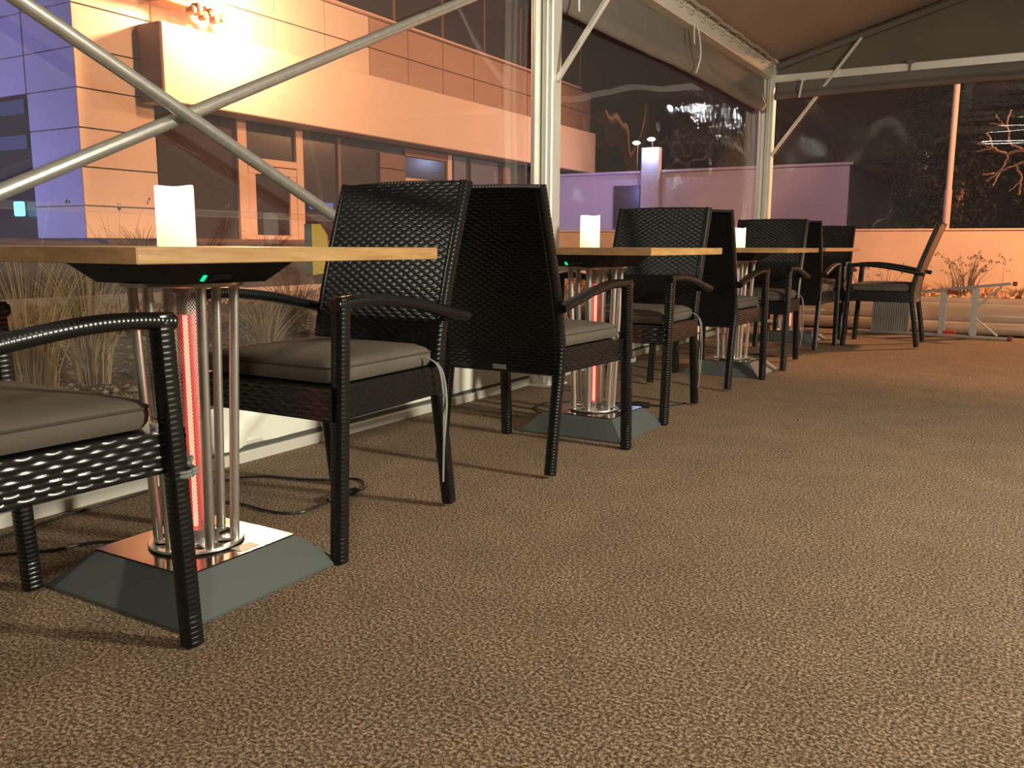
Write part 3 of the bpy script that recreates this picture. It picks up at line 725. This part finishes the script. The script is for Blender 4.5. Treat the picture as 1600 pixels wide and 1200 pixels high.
for t in tables[2:]:
    for k in t.children:
        if k.name.startswith(('pole', 'flange')): k.rotation_euler = (0, 0, R(28))
# indicator + switch plate, on the face each table shows
sl = math.atan2(.049, .049)
def led(t, pos, face, pl):
    hx = {'x': (.003, .010, .017), 'y': (.010, .003, .017)}[face]
    rot = Matrix.Rotation(sl, 3, 'Y') if face == 'x' else Matrix.Rotation(sl, 3, 'X')
    MB().box(pos, hx, rot, .001).build('indicator_light', M['led'], t, False)
    hx = {'x': (.002, .052, .016), 'y': (.052, .002, .016)}[face]
    MB().box(pl, hx, rot).build('switch_plate', M['grey_sticker'], t, False)
fz = .686; fa = .123+.049*(fz-.674)/.049+.001
led(tables[0], (fa, -.057, fz), 'x', (fa+.003, -.012, fz+.003))
led(tables[1], (-.068, -fa, fz), 'y', (-.018, -fa-.003, fz+.002))

# ------------------------------------------------------------------ candles
def candle(loc, h, r, lab):
    n = 40; v = []; f = []
    rim = [h+.0016*math.sin(2*PI*j/n*2+.6)+.0012*math.sin(2*PI*j/n*3) for j in range(n)]
    prof = [(.0, 0), (.97, 0), (1.0, .02), (1.0, .5), (1.0, .93), (.985, 1.0), (.88, .995), (.80, .90), (.4, .86), (0, .86)]
    for (a, b) in prof:
        for j in range(n):
            th = 2*PI*j/n; v.append((r*a*math.cos(th), r*a*math.sin(th), rim[j]*b))
    for i in range(len(prof)-1):
        for j in range(n): k = (j+1) % n; f.append((i*n+j, i*n+k, (i+1)*n+k, (i+1)*n+j))
    o = MB().add(v, f).build('pillar_candle', M['candle'], loc=loc)
    tag(o, lab, 'candle', 'glowing pillar candles on the tables')
    MB().tube([(0, 0, h*.86), (.001, 0, h*.95)], .0015, 6).build('wick', M['black_rubber'], o)
candle((-1.500, 1.188, .750), .120, .0375, 'tall white glowing pillar candle on the nearest table')
candle((-1.462, 3.040, .750), .120, .0375, 'white glowing pillar candle on the second table')
candle((-1.505, 5.160, .750), .115, .0370, 'smallest-looking glowing pillar candle, on the third table')

# ------------------------------------------------------------------ power cords
def cord(pts, lab, plugs=(), r=.0038):
    p = smooth_path([(x, y, .0055) if len(q) == 0 else (x, y, q[0]) for x, y, *q in pts], len(pts)*8)
    o = MB().tube(p, r, 8).build('power_cord', M['black_rubber']); tag(o, lab, 'cord', 'power cords on the carpet')
    for (a, b, rad) in plugs:
        a = Vector(a); b = Vector(b); d = (b-a)
        pts_ = [tuple(a+d*k) for k in (0, .15, .3, .8, 1)]
        MB().tube(pts_, [rad*.4, rad*.6, rad, rad, rad*.9], 10).build('plug', M['black_rubber'], o)
cord([(-2.19, 1.70), (-2.184, 1.834), (-2.164, 1.901), (-2.091, 1.965), (-1.98, 1.996), (-1.895, 2.039), (-1.845, 2.085), (-1.792, 2.085), (-1.742, 2.035), (-1.728, 1.985)],
     'black cord looping towards the wall behind the nearest table, upper strand', [((-1.728, 1.985, .012), (-1.727, 1.93, .014), .011)])
cord([(-1.727, 1.87), (-1.724, 1.80), (-1.725, 1.735), (-1.767, 1.702), (-1.836, 1.696), (-1.921, 1.702), (-1.99, 1.68), (-1.95, 1.57), (-1.82, 1.5)],
     'black cord from the nearest table base to the coupling by the armchair leg', [((-1.724, 1.845, .014), (-1.726, 1.93, .014), .014)])
cord([(-2.20, .9), (-2.245, 1.282), (-2.263, 1.405), (-2.266, 1.527), (-2.281, 1.72)], 'thin black cord along the left wall foot')
cord([(-2.2, 1.0), (-2.042, 1.168), (-2.02, 1.197), (-2.005, 1.25), (-1.971, 1.294), (-1.85, 1.36)], 'thin black cord running to the left side of the nearest base')
cord([(-1.76, 3.33), (-1.89, 3.43), (-1.955, 3.52), (-1.96, 3.64), (-1.85, 3.75), (-1.614, 3.84), (-1.535, 3.849), (-1.445, 3.867), (-1.39, 3.99)],
     'black cord looping behind the second table base', [((-1.60, 3.79, .014), (-1.50, 3.80, .012), .015)])
cord([(-1.7, 5.5), (-1.9, 5.7), (-1.75, 6.05), (-1.45, 6.1), (-1.35, 6.3)], 'black cord on the carpet behind the third table base', [((-1.62, 6.05, .012), (-1.54, 6.06, .012), .013)])

# ------------------------------------------------------------------ ladder lying on its side
lad = thing('step_ladder', (0, 0, 0), 0, 'aluminium step ladder lying on its side by the far gable', 'ladder')
def rail_(p0, p1): return MB().bar(p0, p1, .022, .045, (0, -1, .02)).build('side_rail', M['ladder'], lad, False)
rail_((-1.33, 8.36, .014), (-.115, 8.20, .016)); rail_((-1.30, 8.36, .315), (-.135, 8.20, .468))
for x in (-.645, -.405):
    zt = .015+(.315-.015)+(x+1.30)/1.165*.153-.015; y = 8.36-(x+1.33)*.13
    m = MB(); m.box((x, y-.01, (zt+.03)/2), (.010, .08, zt-.03)); m.box((x+.022, y-.048, (zt+.03)/2), (.046, .006, zt-.03)); m.box((x+.022, y+.028, (zt+.03)/2), (.046, .006, zt-.03))
    m.build('step', M['ladder'], lad, False)
MB().bar((-.20, 8.19, .445), (-.355, 8.20, .285), .016, .028, (0, -1, 0)).build('corner_brace', M['ladder'], lad, False)
MB().bar((-.20, 8.19, .035), (-.375, 8.20, .175), .016, .028, (0, -1, 0)).build('corner_brace', M['ladder'], lad, False)
for z in (.468, .016): tag(MB().box((-.108, 8.197, z), (.034, .055, .034), bev=.005).build('end_cap', M['dark_red'], lad, False), 'dark red end cap')
tag(MB().bar((-.60, 8.21, .395), (-.51, 8.205, .375), .03, .03, (0, -1, 0)).build('hinge_latch', M['dark_red'], lad, False), 'dark red latch')
tag(MB().box((-.56, 8.215, .046), (.095, .03, .028), bev=.008).build('hinge_latch', M['red'], lad, False), 'bright red latch')
pf = MB().box((-1.04, 8.315, .155), (.31, .014, .265), bev=.003).build('platform', M['ladder_tread'], lad, False)
for k in range(17): MB().box((-1.185+k*.018, 8.304, .155), (.009, .012, .262)).build('rib', M['ladder_tread'], pf, False)

# ------------------------------------------------------------------ outdoors: ground
def terrain(name, x0, x1, y0, y1, zf, m, nx=60, ny=60, amp=.01, seed=0):
    rs = np.random.RandomState(seed); x = np.linspace(x0, x1, nx); y = np.linspace(y0, y1, ny); X_, Y_ = np.meshgrid(x, y, indexing='ij')
    Z_ = zf(X_, Y_)+rs.uniform(-amp, amp, X_.shape); o = MB().grid(np.stack([X_, Y_, Z_], -1)).build(name, m); return tag(o, kind='structure')
gz = lambda X_, Y_: np.interp(-X_, [2.37, 3.0, 4.5, 6.5], [-.06, .0, .03, .20])
terrain('gravel_bed', -6.62, -2.37, -3, 14, gz, M['gravel_ground'], 110, 200, .012, 1)
bz = lambda X_, Y_: np.interp(-X_, [6.6, 7.5, 10, 14.6], [.30, .40, .60, .82])
terrain('planted_bank', -14.6, -6.6, -3, 32, bz, M['soil'], 70, 120, .03, 2)
terrain('yard_ground', -6.62, 10, 14, 40, lambda X_, Y_: .03+0*X_, M['yard'], 60, 60, .01, 3)
terrain('gable_ground', -2.37, 10, 8.54, 14, lambda X_, Y_: -.03+.06*(Y_-8.5)/5.5, M['yard'], 70, 40, .01, 4)
tag(MB().box((-5, 20, -.1), (60, 90, .02)).build('far_ground', M['soil'], smooth=False), kind='structure')
# kerb
kb = thing('kerb', (-6.6, 0, 0), label='orange-lit concrete kerb running behind the gravel bed', cat='kerb')
for k in range(17):
    MB().box((random.uniform(-.006, .006), -2.5+k*1.0, .24), (.12, .985, .19), bev=.008).build('kerb_stone', M['kerb'], kb, False)
# scattered stones (nobody could count them)
def scatter_stones(name, n, xr, yr, zf, sr, m, lab, seed):
    rs = np.random.RandomState(seed); o8 = np.array([(1, 0, 0), (-1, 0, 0), (0, 1, 0), (0, -1, 0), (0, 0, 1), (0, 0, -1)], float)
    fs = [(0, 2, 4), (2, 1, 4), (1, 3, 4), (3, 0, 4), (2, 0, 5), (1, 2, 5), (3, 1, 5), (0, 3, 5)]
    V = []; Fs = []
    for i in range(n):
        x = rs.uniform(*xr); y = rs.uniform(*yr); s_ = rs.uniform(*sr)*(1 if rs.rand() < .85 else 1.8); a = rs.uniform(0, PI); ca, sa = math.cos(a), math.sin(a)
        v = o8*np.array((s_, s_*rs.uniform(.5, .9), s_*rs.uniform(.35, .6)))*rs.uniform(.8, 1.2, (6, 1)); v = np.stack([v[:, 0]*ca-v[:, 1]*sa, v[:, 0]*sa+v[:, 1]*ca, v[:, 2]], 1)
        V.append(v+np.array((x, y, float(zf(np.array(x), np.array(y)))+s_*.2))); Fs += [tuple(q+6*i for q in t_) for t_ in fs]
    o = MB().add(np.concatenate(V), Fs).build(name, m, smooth=False); return tag(o, lab, 'gravel', kind='stuff')
scatter_stones('gravel', 7000, (-6.4, -2.5), (.5, 9), gz, (.008, .026), M['stone'], 'pale gravel stones scattered on the bed beyond the clear wall', 11)
def scatter_leaves(name, n, fn, size, m, lab, seed, cat='leaves'):
    rs = np.random.RandomState(seed); V = []; Fs = []
    for i in range(n):
        c = np.array(fn(rs)); q = rs.normal(size=(3, 3)); q, _ = np.linalg.qr(q); s_ = rs.uniform(*size)
        a, b, nn = q[0]*s_, q[1]*s_*.55, q[2]*s_*.25
        V += [c-a, c+b*.9+nn, c+a, c-b*.9+nn]; k = 4*i; Fs += [(k, k+1, k+2), (k, k+2, k+3)]
    o = MB().add(np.array(V), Fs).build(name, m, smooth=False); return tag(o, lab, cat, kind='stuff')
scatter_leaves('leaf_litter', 3200, lambda r: (lambda x, y: (x, y, float(gz(np.array(x), np.array(y)))+r.uniform(.01, .10)))(r.uniform(-6.5, -5.3), r.uniform(1, 13)), (.025, .06), M['leaf'], 'orange-lit dry leaves heaped along the kerb', 21)
scatter_leaves('leaf_litter', 1500, lambda r: (r.uniform(-3.5, 3), r.uniform(9.6, 16.5), .05+r.uniform(0, .06)), (.03, .07), M['leaf'], 'dry leaves on the ground beyond the gable', 22)

# dry grass tufts
def tuft(x, y, z, n, h, spread, m, lab, seed, width=.004, cat='grass', group=None, name='grass_tuft', heads=0):
    rs = np.random.RandomState(seed); V = []; Fs = []; c = 0
    for i in range(n):
        a = rs.uniform(0, 2*PI); rb = rs.uniform(0, spread*.25); hh = h*rs.uniform(.55, 1.0); lean = spread*rs.uniform(.15, 1.0)*(1 if rs.rand() < .8 else 1.5)
        d = np.array((math.cos(a), math.sin(a), 0)); sdir = np.array((-d[1], d[0], 0))*width*rs.uniform(.6, 1.2)
        a2 = rs.uniform(0, PI); sdir = np.array((math.cos(a2), math.sin(a2), 0))*width*rs.uniform(.6, 1.2)
        K = 5
        for k in range(K+1):
            t_ = k/K; p = np.array((x, y, z))+d*(rb+lean*t_**1.8)+np.array((0, 0, hh*(t_-.18*t_**3))); w_ = (1-t_*.8)
            V += [p-sdir*w_, p+sdir*w_]
            if k: q = c+2*k; Fs.append((q-2, q-1, q+1, q))
        c += 2*(K+1)
        if i < heads:
            for hh_ in range(5):
                pp = p+rs.uniform(-.02, .02, 3); s2 = rs.uniform(.004, .011); V += [pp+(s2, 0, 0), pp+(0, s2, 0), pp+(-s2, 0, 0), pp+(0, -s2, 0), pp+(0, 0, s2*1.4), pp-(0, 0, s2*1.4)]
                Fs += [(c, c+1, c+4), (c+1, c+2, c+4), (c+2, c+3, c+4), (c+3, c, c+4), (c+1, c, c+5), (c+2, c+1, c+5), (c+3, c+2, c+5), (c, c+3, c+5)]; c += 6
    o = MB().add(np.array(V), Fs).build(name, m, smooth=False); return tag(o, lab, cat, group)
G1 = 'dry grass tufts in the gravel bed'
tuft(-3.95, 2.28, .0, 230, .92, .42, M['grass'], 'tall dry grass tuft at the left edge beyond the film', 31, .0035, group=G1)
tuft(-4.2, 2.75, .0, 200, .86, .34, M['grass'], 'tall dry grass tuft under the near table corner', 32, .0035, group=G1)
tuft(-4.5, 4.25, .02, 190, .52, .36, M['grass'], 'round low grass tuft seen between the chrome poles and the chair', 33, .0035, group=G1)
tuft(-5.6, 3.6, .12, 120, .60, .35, M['grass_dark'], 'dark dry tuft by the kerb behind the near table', 34, .004, group=G1)
tuft(-5.2, 5.2, .10, 140, .60, .45, M['grass_dark'], 'dark dry tuft by the kerb left of the first upright chair', 35, .004, group=G1)
tuft(-3.3, 2.35, .0, 60, .17, .18, M['grass'], 'tiny dry tuft close to the film behind the left chair seat', 36, .003, group=G1)
for i in range(9):
    y = 4.5+i*1.15
    tuft(-8.6+random.uniform(-.5, .5), y+1.5, .48, 150, .58, .5, M['grass_dark'], 'dark wispy bank grass clump, number %s along the facade' % ['first', 'second', 'third', 'fourth', 'fifth', 'sixth', 'seventh', 'eighth', 'ninth'][i], 40+i, .006, group='bank grass clumps before the building')
tuft(-5.9, 3.05, .15, 7, 1.35, .55, M['grass_dark'], 'thin bare stalks against the blue wall end', 61, .006, cat='plant', name='dry_stalks')
tuft(-5.9, 4.15, .15, 9, 1.20, .45, M['grass_dark'], 'thin stalks with seed heads against the orange wall panel', 62, .005, cat='plant', name='dry_stalks', heads=4)
G2 = 'dry plants before the concrete wall'
for i, (x, y, n, h, sp, hd, lab) in enumerate((
    (-.80, 14.5, 60, .80, .45, 50, 'tall dry stalks with seed heads right of the side-on chair'),
    (-.98, 14.9, 24, .64, .3, 20, 'thin dry stalks beside the taller seeded ones'),
    (-1.9, 14.5, 16, .58, .35, 12, 'few dry stalks left of the side-on chair back'),
    (-2.3, 14.8, 16, .55, .4, 9, 'dry stalks at the left end of the concrete wall'),
    (-.36, 14.4, 3, .62, .08, 1, 'single thin stalk with round head before the bright wall'))):
    tuft(x, y, .05, n, h, sp, M['grass_dark'], lab, 70+i, .006, cat='plant', group=G2, name='dry_stalks', heads=hd)
for i in range(12):
    x = -3.6+i*.42+random.uniform(-.1, .1)
    tuft(x, 15.0+random.uniform(-.6, .8), .03, 70, .22+.1*random.random()+(.1 if i > 8 else 0), .35, M['leaf'] if i % 2 else M['grass_dark'], 'low dry weed at the wall foot, %s from the left' % ['1st', '2nd', '3rd', '4th', '5th', '6th', '7th', '8th', '9th', '10th', '11th', '12th'][i], 90+i, .006, cat='plant', group='low weeds at the wall foot', name='low_weed')

# ------------------------------------------------------------------ office building (facade x=-14, blue face y=9.25)
bl = thing('office_building', (0, 0, 0), 0, 'panelled office building, one face lit orange and one lit blue', 'building')
MB().box((-17.1, 18.65, 3.6), (6.1, 18.7, 6.8)).build('core_wall', M['backing'], bl, False)   # behind everything
rows = [.84, 1.40, 2.05, 2.70, 3.35, 4.00, 4.70, 5.40, 6.10]
def panel(c, d, par=bl, m=None): MB().box(c, d, bev=.006).build('panel', m or M['panel'], par, False)
XF = -14.0
for z0, z1 in zip(rows[:-1], rows[1:]): panel((XF-.02, 10.02, (z0+z1)/2), (.04, 1.53, z1-z0-.022))
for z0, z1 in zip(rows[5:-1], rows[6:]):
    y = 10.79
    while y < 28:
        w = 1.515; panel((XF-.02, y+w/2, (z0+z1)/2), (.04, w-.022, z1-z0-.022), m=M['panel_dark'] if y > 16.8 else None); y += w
# fascia box
fa_ = MB(); fa_.box((-13.68, 19.3, 3.92), (.64, 17.6, 1.35), bev=.02); fa_.build('fascia', M['fascia'], bl, False)
for y in (): MB().box((-13.357, y, 3.92), (.006, .012, 1.33)).build('fascia_joint', M['backing'], bl, False)
MB().box((-13.68, 10.485, 3.92), (.60, .03, 1.33), bev=.01).build('shaded_side_panel', M['brown_panel'], bl, False)  # shade on the fascia's end face, put into a dark brown panel
# recessed storefront
MB().box((-14.02, 19.4, 2.03), (.04, 17.3, 2.50)).build('storefront_glass', M['dark_glass'], bl, False)
XS = -13.97
def bar_y(name, y0, y1, z0, z1, m, dx=.08): return MB().box((XS, (y0+y1)/2, (z0+z1)/2), (dx, y1-y0, z1-z0), bev=.005).build(name, m, bl, False)
bar_y('door_jamb', 12.62, 12.86, .80, 3.25, M['frame_orange']); bar_y('door_jamb', 14.25, 14.46, .80, 3.25, M['frame_orange'])
bar_y('transom_bar', 12.86, 14.25, 2.38, 2.52, M['frame_orange'])
dr = bar_y('door_leaf', 12.87, 14.24, 2.20, 2.36, M['frame_orange'])
for y0, y1, z0, z1 in ((12.87, 13.07, .82, 2.20), (14.04, 14.24, .82, 2.20), (13.07, 14.04, .82, .95)):
    MB().box((XS, (y0+y1)/2, (z0+z1)/2), (.06, y1-y0, z1-z0), bev=.004).build('door_stile', M['frame_orange'], dr, False)
bar_y('cladding', 17.1, 18.1, .8, 2.62, M['brown_panel'], .06); bar_y('cladding', 17.1, 18.1, 2.64, 3.0, M['brown_panel'], .06)
bar_y('window_sill', 18.1, 20.3, 2.30, 2.46, M['frame_orange']); bar_y('window_mullion', 19.98, 20.18, 2.3, 3.22, M['frame_orange'])
bar_y('window_head', 18.1, 20.0, 3.0, 3.2, M['brown_panel'])
for y0, y1 in ((20.3, 20.9), (21.15, 22.6)): bar_y('blind', y0, y1, 2.42, 3.2, M['grey_glass'], .05)
bar_y('window_sill', 21.1, 23.7, 2.28, 2.40, M['frame_orange'])
bar_y('mullion', 22.9, 23.3, 2.5, 3.1, M['brown_panel']); bar_y('mullion', 15.6, 15.7, .8, 3.2, M['brown_panel'], .04)
MB().box((-13.9, 19.3, .80), (.5, 17.5, .12)).build('plinth', M['brown_panel'], bl, False)
# dark upper window band
MB().box((-13.99, 18.7, 7.0), (.03, 18.6, 1.75)).build('upper_window_band', M['dark_glass'], bl, False)
MB().box((-13.95, 18.7, 6.13), (.14, 18.6, .05)).build('upper_sill', M['frame_orange'], bl, False)
for k in range(9): MB().box((-13.96, 11.6+k*2.05, 7.0), (.06, .06, 1.7)).build('upper_mullion', M['brown_panel'], bl, False)
# blue face
zb = [.84, 1.40, 2.05, 2.70, 3.35, 4.0, 4.7, 5.4, 6.1, 6.8]
for z0, z1 in zip(zb[:-1], zb[1:]): panel((-14.72, 9.27, (z0+z1)/2), (1.41, .04, z1-z0-.018))
for z0, z1 in zip(zb[4:-1], zb[5:]):
    for k in range(3): panel((-16.17-1.45*k, 9.27, (z0+z1)/2), (1.43, .04, z1-z0-.018))
MB().box((-17.8, 9.28, 2.1), (4.7, .03, 2.5)).build('side_window', M['dark_glass'], bl, False)
for z0, z1 in ((3.02, 3.26), (2.42, 2.66)): MB().box((-17.8, 9.25, (z0+z1)/2), (4.6, .05, z1-z0)).build('blind_band', M['band'], bl, False)
MB().box((-14.9, 9.4, .76), (3.2, .45, .15)).build('plinth', M['backing'], bl, False)
# wall lamp above the fascia
lm = thing('wall_lamp', (-13.36, 11.6, 4.6), 0, 'blazing sodium wall lamp above the fascia corner, top left', 'lamp')
MB().box((-.30, -.5, .42), (.46, 1.0, .10), bev=.02).build('bracket_arm', M['lamp_metal'], lm, False)
sh = MB()
for k in range(9):
    a = -.9+k*.17; sh.box((-.1+.05*math.sin(k*2), -.35+.09*k, .34+.05*math.sin(k*1.7)), (.22, .11, .13+.05*math.sin(k*2.3)), bev=.03)
sh.build('shade', M['lamp_metal'], lm, False)
MB().lathe([(0, -.14), (.09, -.11), (.14, 0), (.09, .11), (0, .14)], (.12, .05, .52), 20).build('bulb', M['lamp_glow'], lm)
# small lit things on the building
tag(MB().box((-15.75, 9.14, 1.37), (.22, .10, .26), bev=.02).build('small_blue_lamp', M['blue_glow'], smooth=False), 'small bright cyan-blue lit box low on the left building', 'light')
tag(MB().box((-13.90, 14.95, 1.62), (.04, .75, .16), bev=.01).build('dim_blue_sign', M['blue_dim'], smooth=False), 'dim blue lit strip behind the lower end of the cross tube', 'sign')
# yellow grit box
gb = MB(); x0, x1, y0, y1, z0 = -7.50, -7.38, 7.76, 8.03, .36
gb.add([(x0, y0, z0), (x1, y0, z0), (x1, y1, z0), (x0, y1, z0), (x0, y0, 1.0), (x1, y0, 1.0), (x1, y0+.15, 1.0), (x0, y0+.15, 1.0), (x1, y1, .87), (x0, y1, .87)],
       [(3, 2, 1, 0), (0, 1, 5, 4), (1, 2, 8, 6, 5), (2, 3, 9, 8), (3, 0, 4, 7, 9), (4, 5, 6, 7), (7, 6, 8, 9)])
gbo = gb.build('grit_box', M['yellow'], smooth=False); tag(gbo, 'yellow plastic box with a slanted top beside the first upright chair', 'box')
MB().box((-7.44, 7.895, .66), (.135, .285, .02), bev=.005).build('rim', M['yellow'], gbo, False)

# ------------------------------------------------------------------ beyond the gable
cw = thing('concrete_wall', (0, 17, 0), 0, 'low concrete wall glowing orange beyond the far gable', 'wall')
for k in range(3): MB().box((-6.2+k*6.0, 0, .53), (5.99, .22, 1.04), bev=.01).build('wall_segment', M['concrete'], cw, False)
for k in range(3): MB().box((-6.2+k*6.0, -.01, 1.065), (5.995, .235, .035), bev=.008).build('coping', M['concrete'], cw, False)
# lamp post
lpz = thing('lamp_post', (-1.43, 18, 0), 0, 'slim orange-lit lamp post standing behind the concrete wall', 'lamp post')
MB().tube([(0, 0, 0), (0, 0, 1.8)], .062, 14).build('lower_pole', M['pole_paint'], lpz); MB().tube([(0, 0, 1.8), (0, 0, 6.5)], .052, 14).build('upper_pole', M['pole_paint'], lpz)
MB().box((.3, 0, 6.5), (.7, .16, .1), bev=.03).build('lamp_head', M['pole_paint'], lpz)
# bare tree, traced branch ends hang into view from the right
tr = thing('bare_tree', (0, 0, 0), 0, 'bare orange-lit tree branches reaching in from the right edge', 'tree')
MB().tube(smooth_path([(1.3, 12.4, 0), (1.25, 12.35, .8), (1.1, 12.3, 1.5), (.9, 12.2, 2.4), (.95, 12.3, 3.6)], 16), np.linspace(.11, .05, 16), 10).build('trunk', M['bark'], tr)
BR = [[(1.1, 12.3, 1.5), (.3, 12.1, 1.75), (-.20, 12, 1.88), (-.36, 12, 1.85), (-.51, 12, 1.92), (-.68, 12, 1.99)], [(-.51, 12, 1.92), (-.68, 11.98, 1.89)], [(-.51, 12, 1.92), (-.60, 12.03, 2.11)],
      [(-.36, 12, 1.85), (-.42, 12.02, 1.66), (-.61, 12, 1.62)], [(-.42, 12.02, 1.66), (-.48, 12, 1.49)], [(-.42, 12.02, 1.66), (-.56, 12.05, 1.54)],
      [(.3, 12.1, 1.75), (-.1, 12, 1.78), (-.26, 12, 1.72), (-.42, 12.02, 1.66)], [(-.26, 12, 1.72), (-.20, 12, 1.55), (-.31, 12, 1.42)], [(-.20, 12, 1.55), (-.21, 12.03, 1.38)],
      [(-.20, 12, 1.88), (-.35, 12, 1.98), (-.40, 12, 2.16), (-.58, 12, 2.21)], [(-.40, 12, 2.16), (-.53, 12.03, 2.31)], [(-.40, 12, 2.16), (-.37, 12.05, 2.36)],
      [(.9, 12.2, 2.4), (.4, 12.1, 2.35), (0, 12, 2.2), (-.22, 12, 2.3)], [(0, 12, 2.2), (-.15, 12, 2.05)], [(.3, 12.1, 1.75), (.0, 12.1, 1.5), (-.1, 12.1, 1.3)]]
rs = np.random.RandomState(5)
for b in BR:
    p = smooth_path(b, 5*len(b)); p = p+rs.normal(0, .006, p.shape); r1 = .011 if b[0][0] < .2 else .022
    MB().tube(p, np.linspace(r1, .008, len(p)), 7).build('branch', M['bark'], tr)
# dark evergreens behind the wall
def bush(x, y, z, rx, ry, rz_, n, size, lab, seed, cat='tree', m='leaves_dark', name='evergreen_tree'):
    rs = np.random.RandomState(seed); V = []; Fs = []
    for i in range(n):
        d = rs.normal(size=3); d /= np.linalg.norm(d); q = rs.uniform(.55, 1.0)*(1+.12*math.sin(5*d[0]+7*d[2])); c = np.array((x, y, z))+d*q*np.array((rx, ry, rz_))
        a = rs.normal(size=3); a /= np.linalg.norm(a); b = np.cross(a, rs.normal(size=3)); b /= np.linalg.norm(b); s_ = rs.uniform(*size)
        V += [c-a*s_, c+b*s_*.5, c+a*s_, c-b*s_*.5]; k = 4*i; Fs.append((k, k+1, k+2, k+3))
    root = thing(name, (0, 0, 0), 0, lab, cat, 'dark evergreens behind the concrete wall')
    MB().add(np.array(V), Fs).build('foliage', M[m], root, False)
    MB().tube([(x, y, 0), (x+.05, y, max(z, .3))], .10, 8).build('trunk', M['lamp_metal'], root)
bush(-2.35, 22.8, 2.7, .85, 1.0, 2.4, 7000, (.03, .09), 'dark evergreen between the violet house and the lamp post', 101)
bush(-1.45, 20.3, 2.1, .8, .9, 1.6, 6000, (.03, .08), 'dark evergreen directly behind the lamp post', 102)
bush(.15, 20.8, 3.0, 1.2, 1.2, 2.6, 9000, (.03, .09), 'dark evergreen right of the lamp post', 103)
bush(2.7, 21.2, 2.6, 1.4, 1.2, 2.5, 7000, (.03, .09), 'dark evergreen at the far right edge', 104)
# violet lit low house
vh = thing('low_house', (0, 0, 0), 0, 'flat-roofed house lit blue and violet beyond the clear wall', 'building')
MB().box((-8.8, 30, 1.7), (8.8, 10, 2.45)).build('wall', M['violet_wall'], vh, False)
MB().box((-8.8, 30, 2.96), (9.0, 10.2, .07)).build('roof_edge', M['violet_wall'], vh, False)
MB().box((-10.8, 24.98, 1.9), (.85, .06, 1.35)).build('window_pane', M['dark_glass'], vh, False)
MB().box((-10.0, 24.9, 2.05), (.58, .2, 3.2), bev=.02).build('lit_pilaster', M['violet_wall'], vh, False)
point('pilaster_lamp_light', (-9.98, 24.5, 3.55), 55, (.45, .60, 1.0), .06)
for k, (x, z, lab) in enumerate(((-10.45, 3.80, 'cool white glowing spot, left of the pair above the violet house'), (-9.98, 3.88, 'cool white glowing spot, right of the pair above the violet house'))):
    l_ = thing('white_spot', (x, 24.8, 0), 0, lab, 'lamp', 'cool white spots over the violet house')  # small glowing white disc on a thin stem
    MB().lathe([(0, -.06), (.07, -.05), (.13, 0), (.07, .05), (0, .06)], (0, 0, z), 16).build('bulb', M['bulb_white'], l_)
    MB().tube([(0, .1, 2.9), (0, .1, z)], .012, 8).build('stem', M['lamp_metal'], l_)
# larger dark block behind, closing the view past the facade
db = thing('dark_block', (0, 0, 0), 0, 'tall unlit block rising dark behind the violet house', 'building')
MB().box((-13.5, 44, 6), (19, 8, 12)).build('wall', M['dark_build'], db, False)
MB().box((-11.1, 39.9, 3.9), (14.0, .2, .5)).build('floor_band', M['brown_panel'], db, False)
# far building with lit strip windows
fb = thing('far_building', (0, 0, 0), 0, 'tall unlit building far behind the evergreens at the right', 'building')
MB().box((5, 50, 4), (16, 8, 8)).build('wall', M['dark_build'], fb, False)
for k in range(3): MB().box((5, 45.95, 2+k*3), (15.8, .1, .5)).build('floor_band', M['brown_panel'], fb, False)
# small white lamp far away
dl = thing('distant_lamp', (-2.55, 24.0, 0), 0, 'tiny blue-white light above the concrete wall', 'light')
MB().lathe([(0, -.05), (.05, 0), (0, .05)], (0, 0, 1.30), 10).build('bulb', M['bulb_white'], dl); MB().tube([(0, .04, 0), (0, .04, 1.3)], .015, 6).build('stem', M['lamp_metal'], dl)

# ------------------------------------------------------------------ rolled film lying outside the gable
for (y, z, r_, lab) in ((8.66, .055, .055, 'thin white roll lying on the ground, frontmost of three'), (8.86, .135, .132, 'thick grey-white roll behind the thin one'), (9.15, .15, .15, 'hindmost white roll, only its top edge showing')):
    pts = [(x, y+.006*math.sin(x*2.2+y), z+.004*math.sin(x*3)) for x in np.linspace(-2.1, 2.6, 40)]
    o = MB().tube(pts, r_, 24).build('film_roll', M['roll']); tag(o, lab, 'roll', 'white rolls along the gable foot')
    for xe in (-1.2, .3, 1.7): MB().tube([(xe, y, z+.001), (xe+.03, y, z+.001)], r_*1.015, 24).build('tie_band', M['valance'], o)
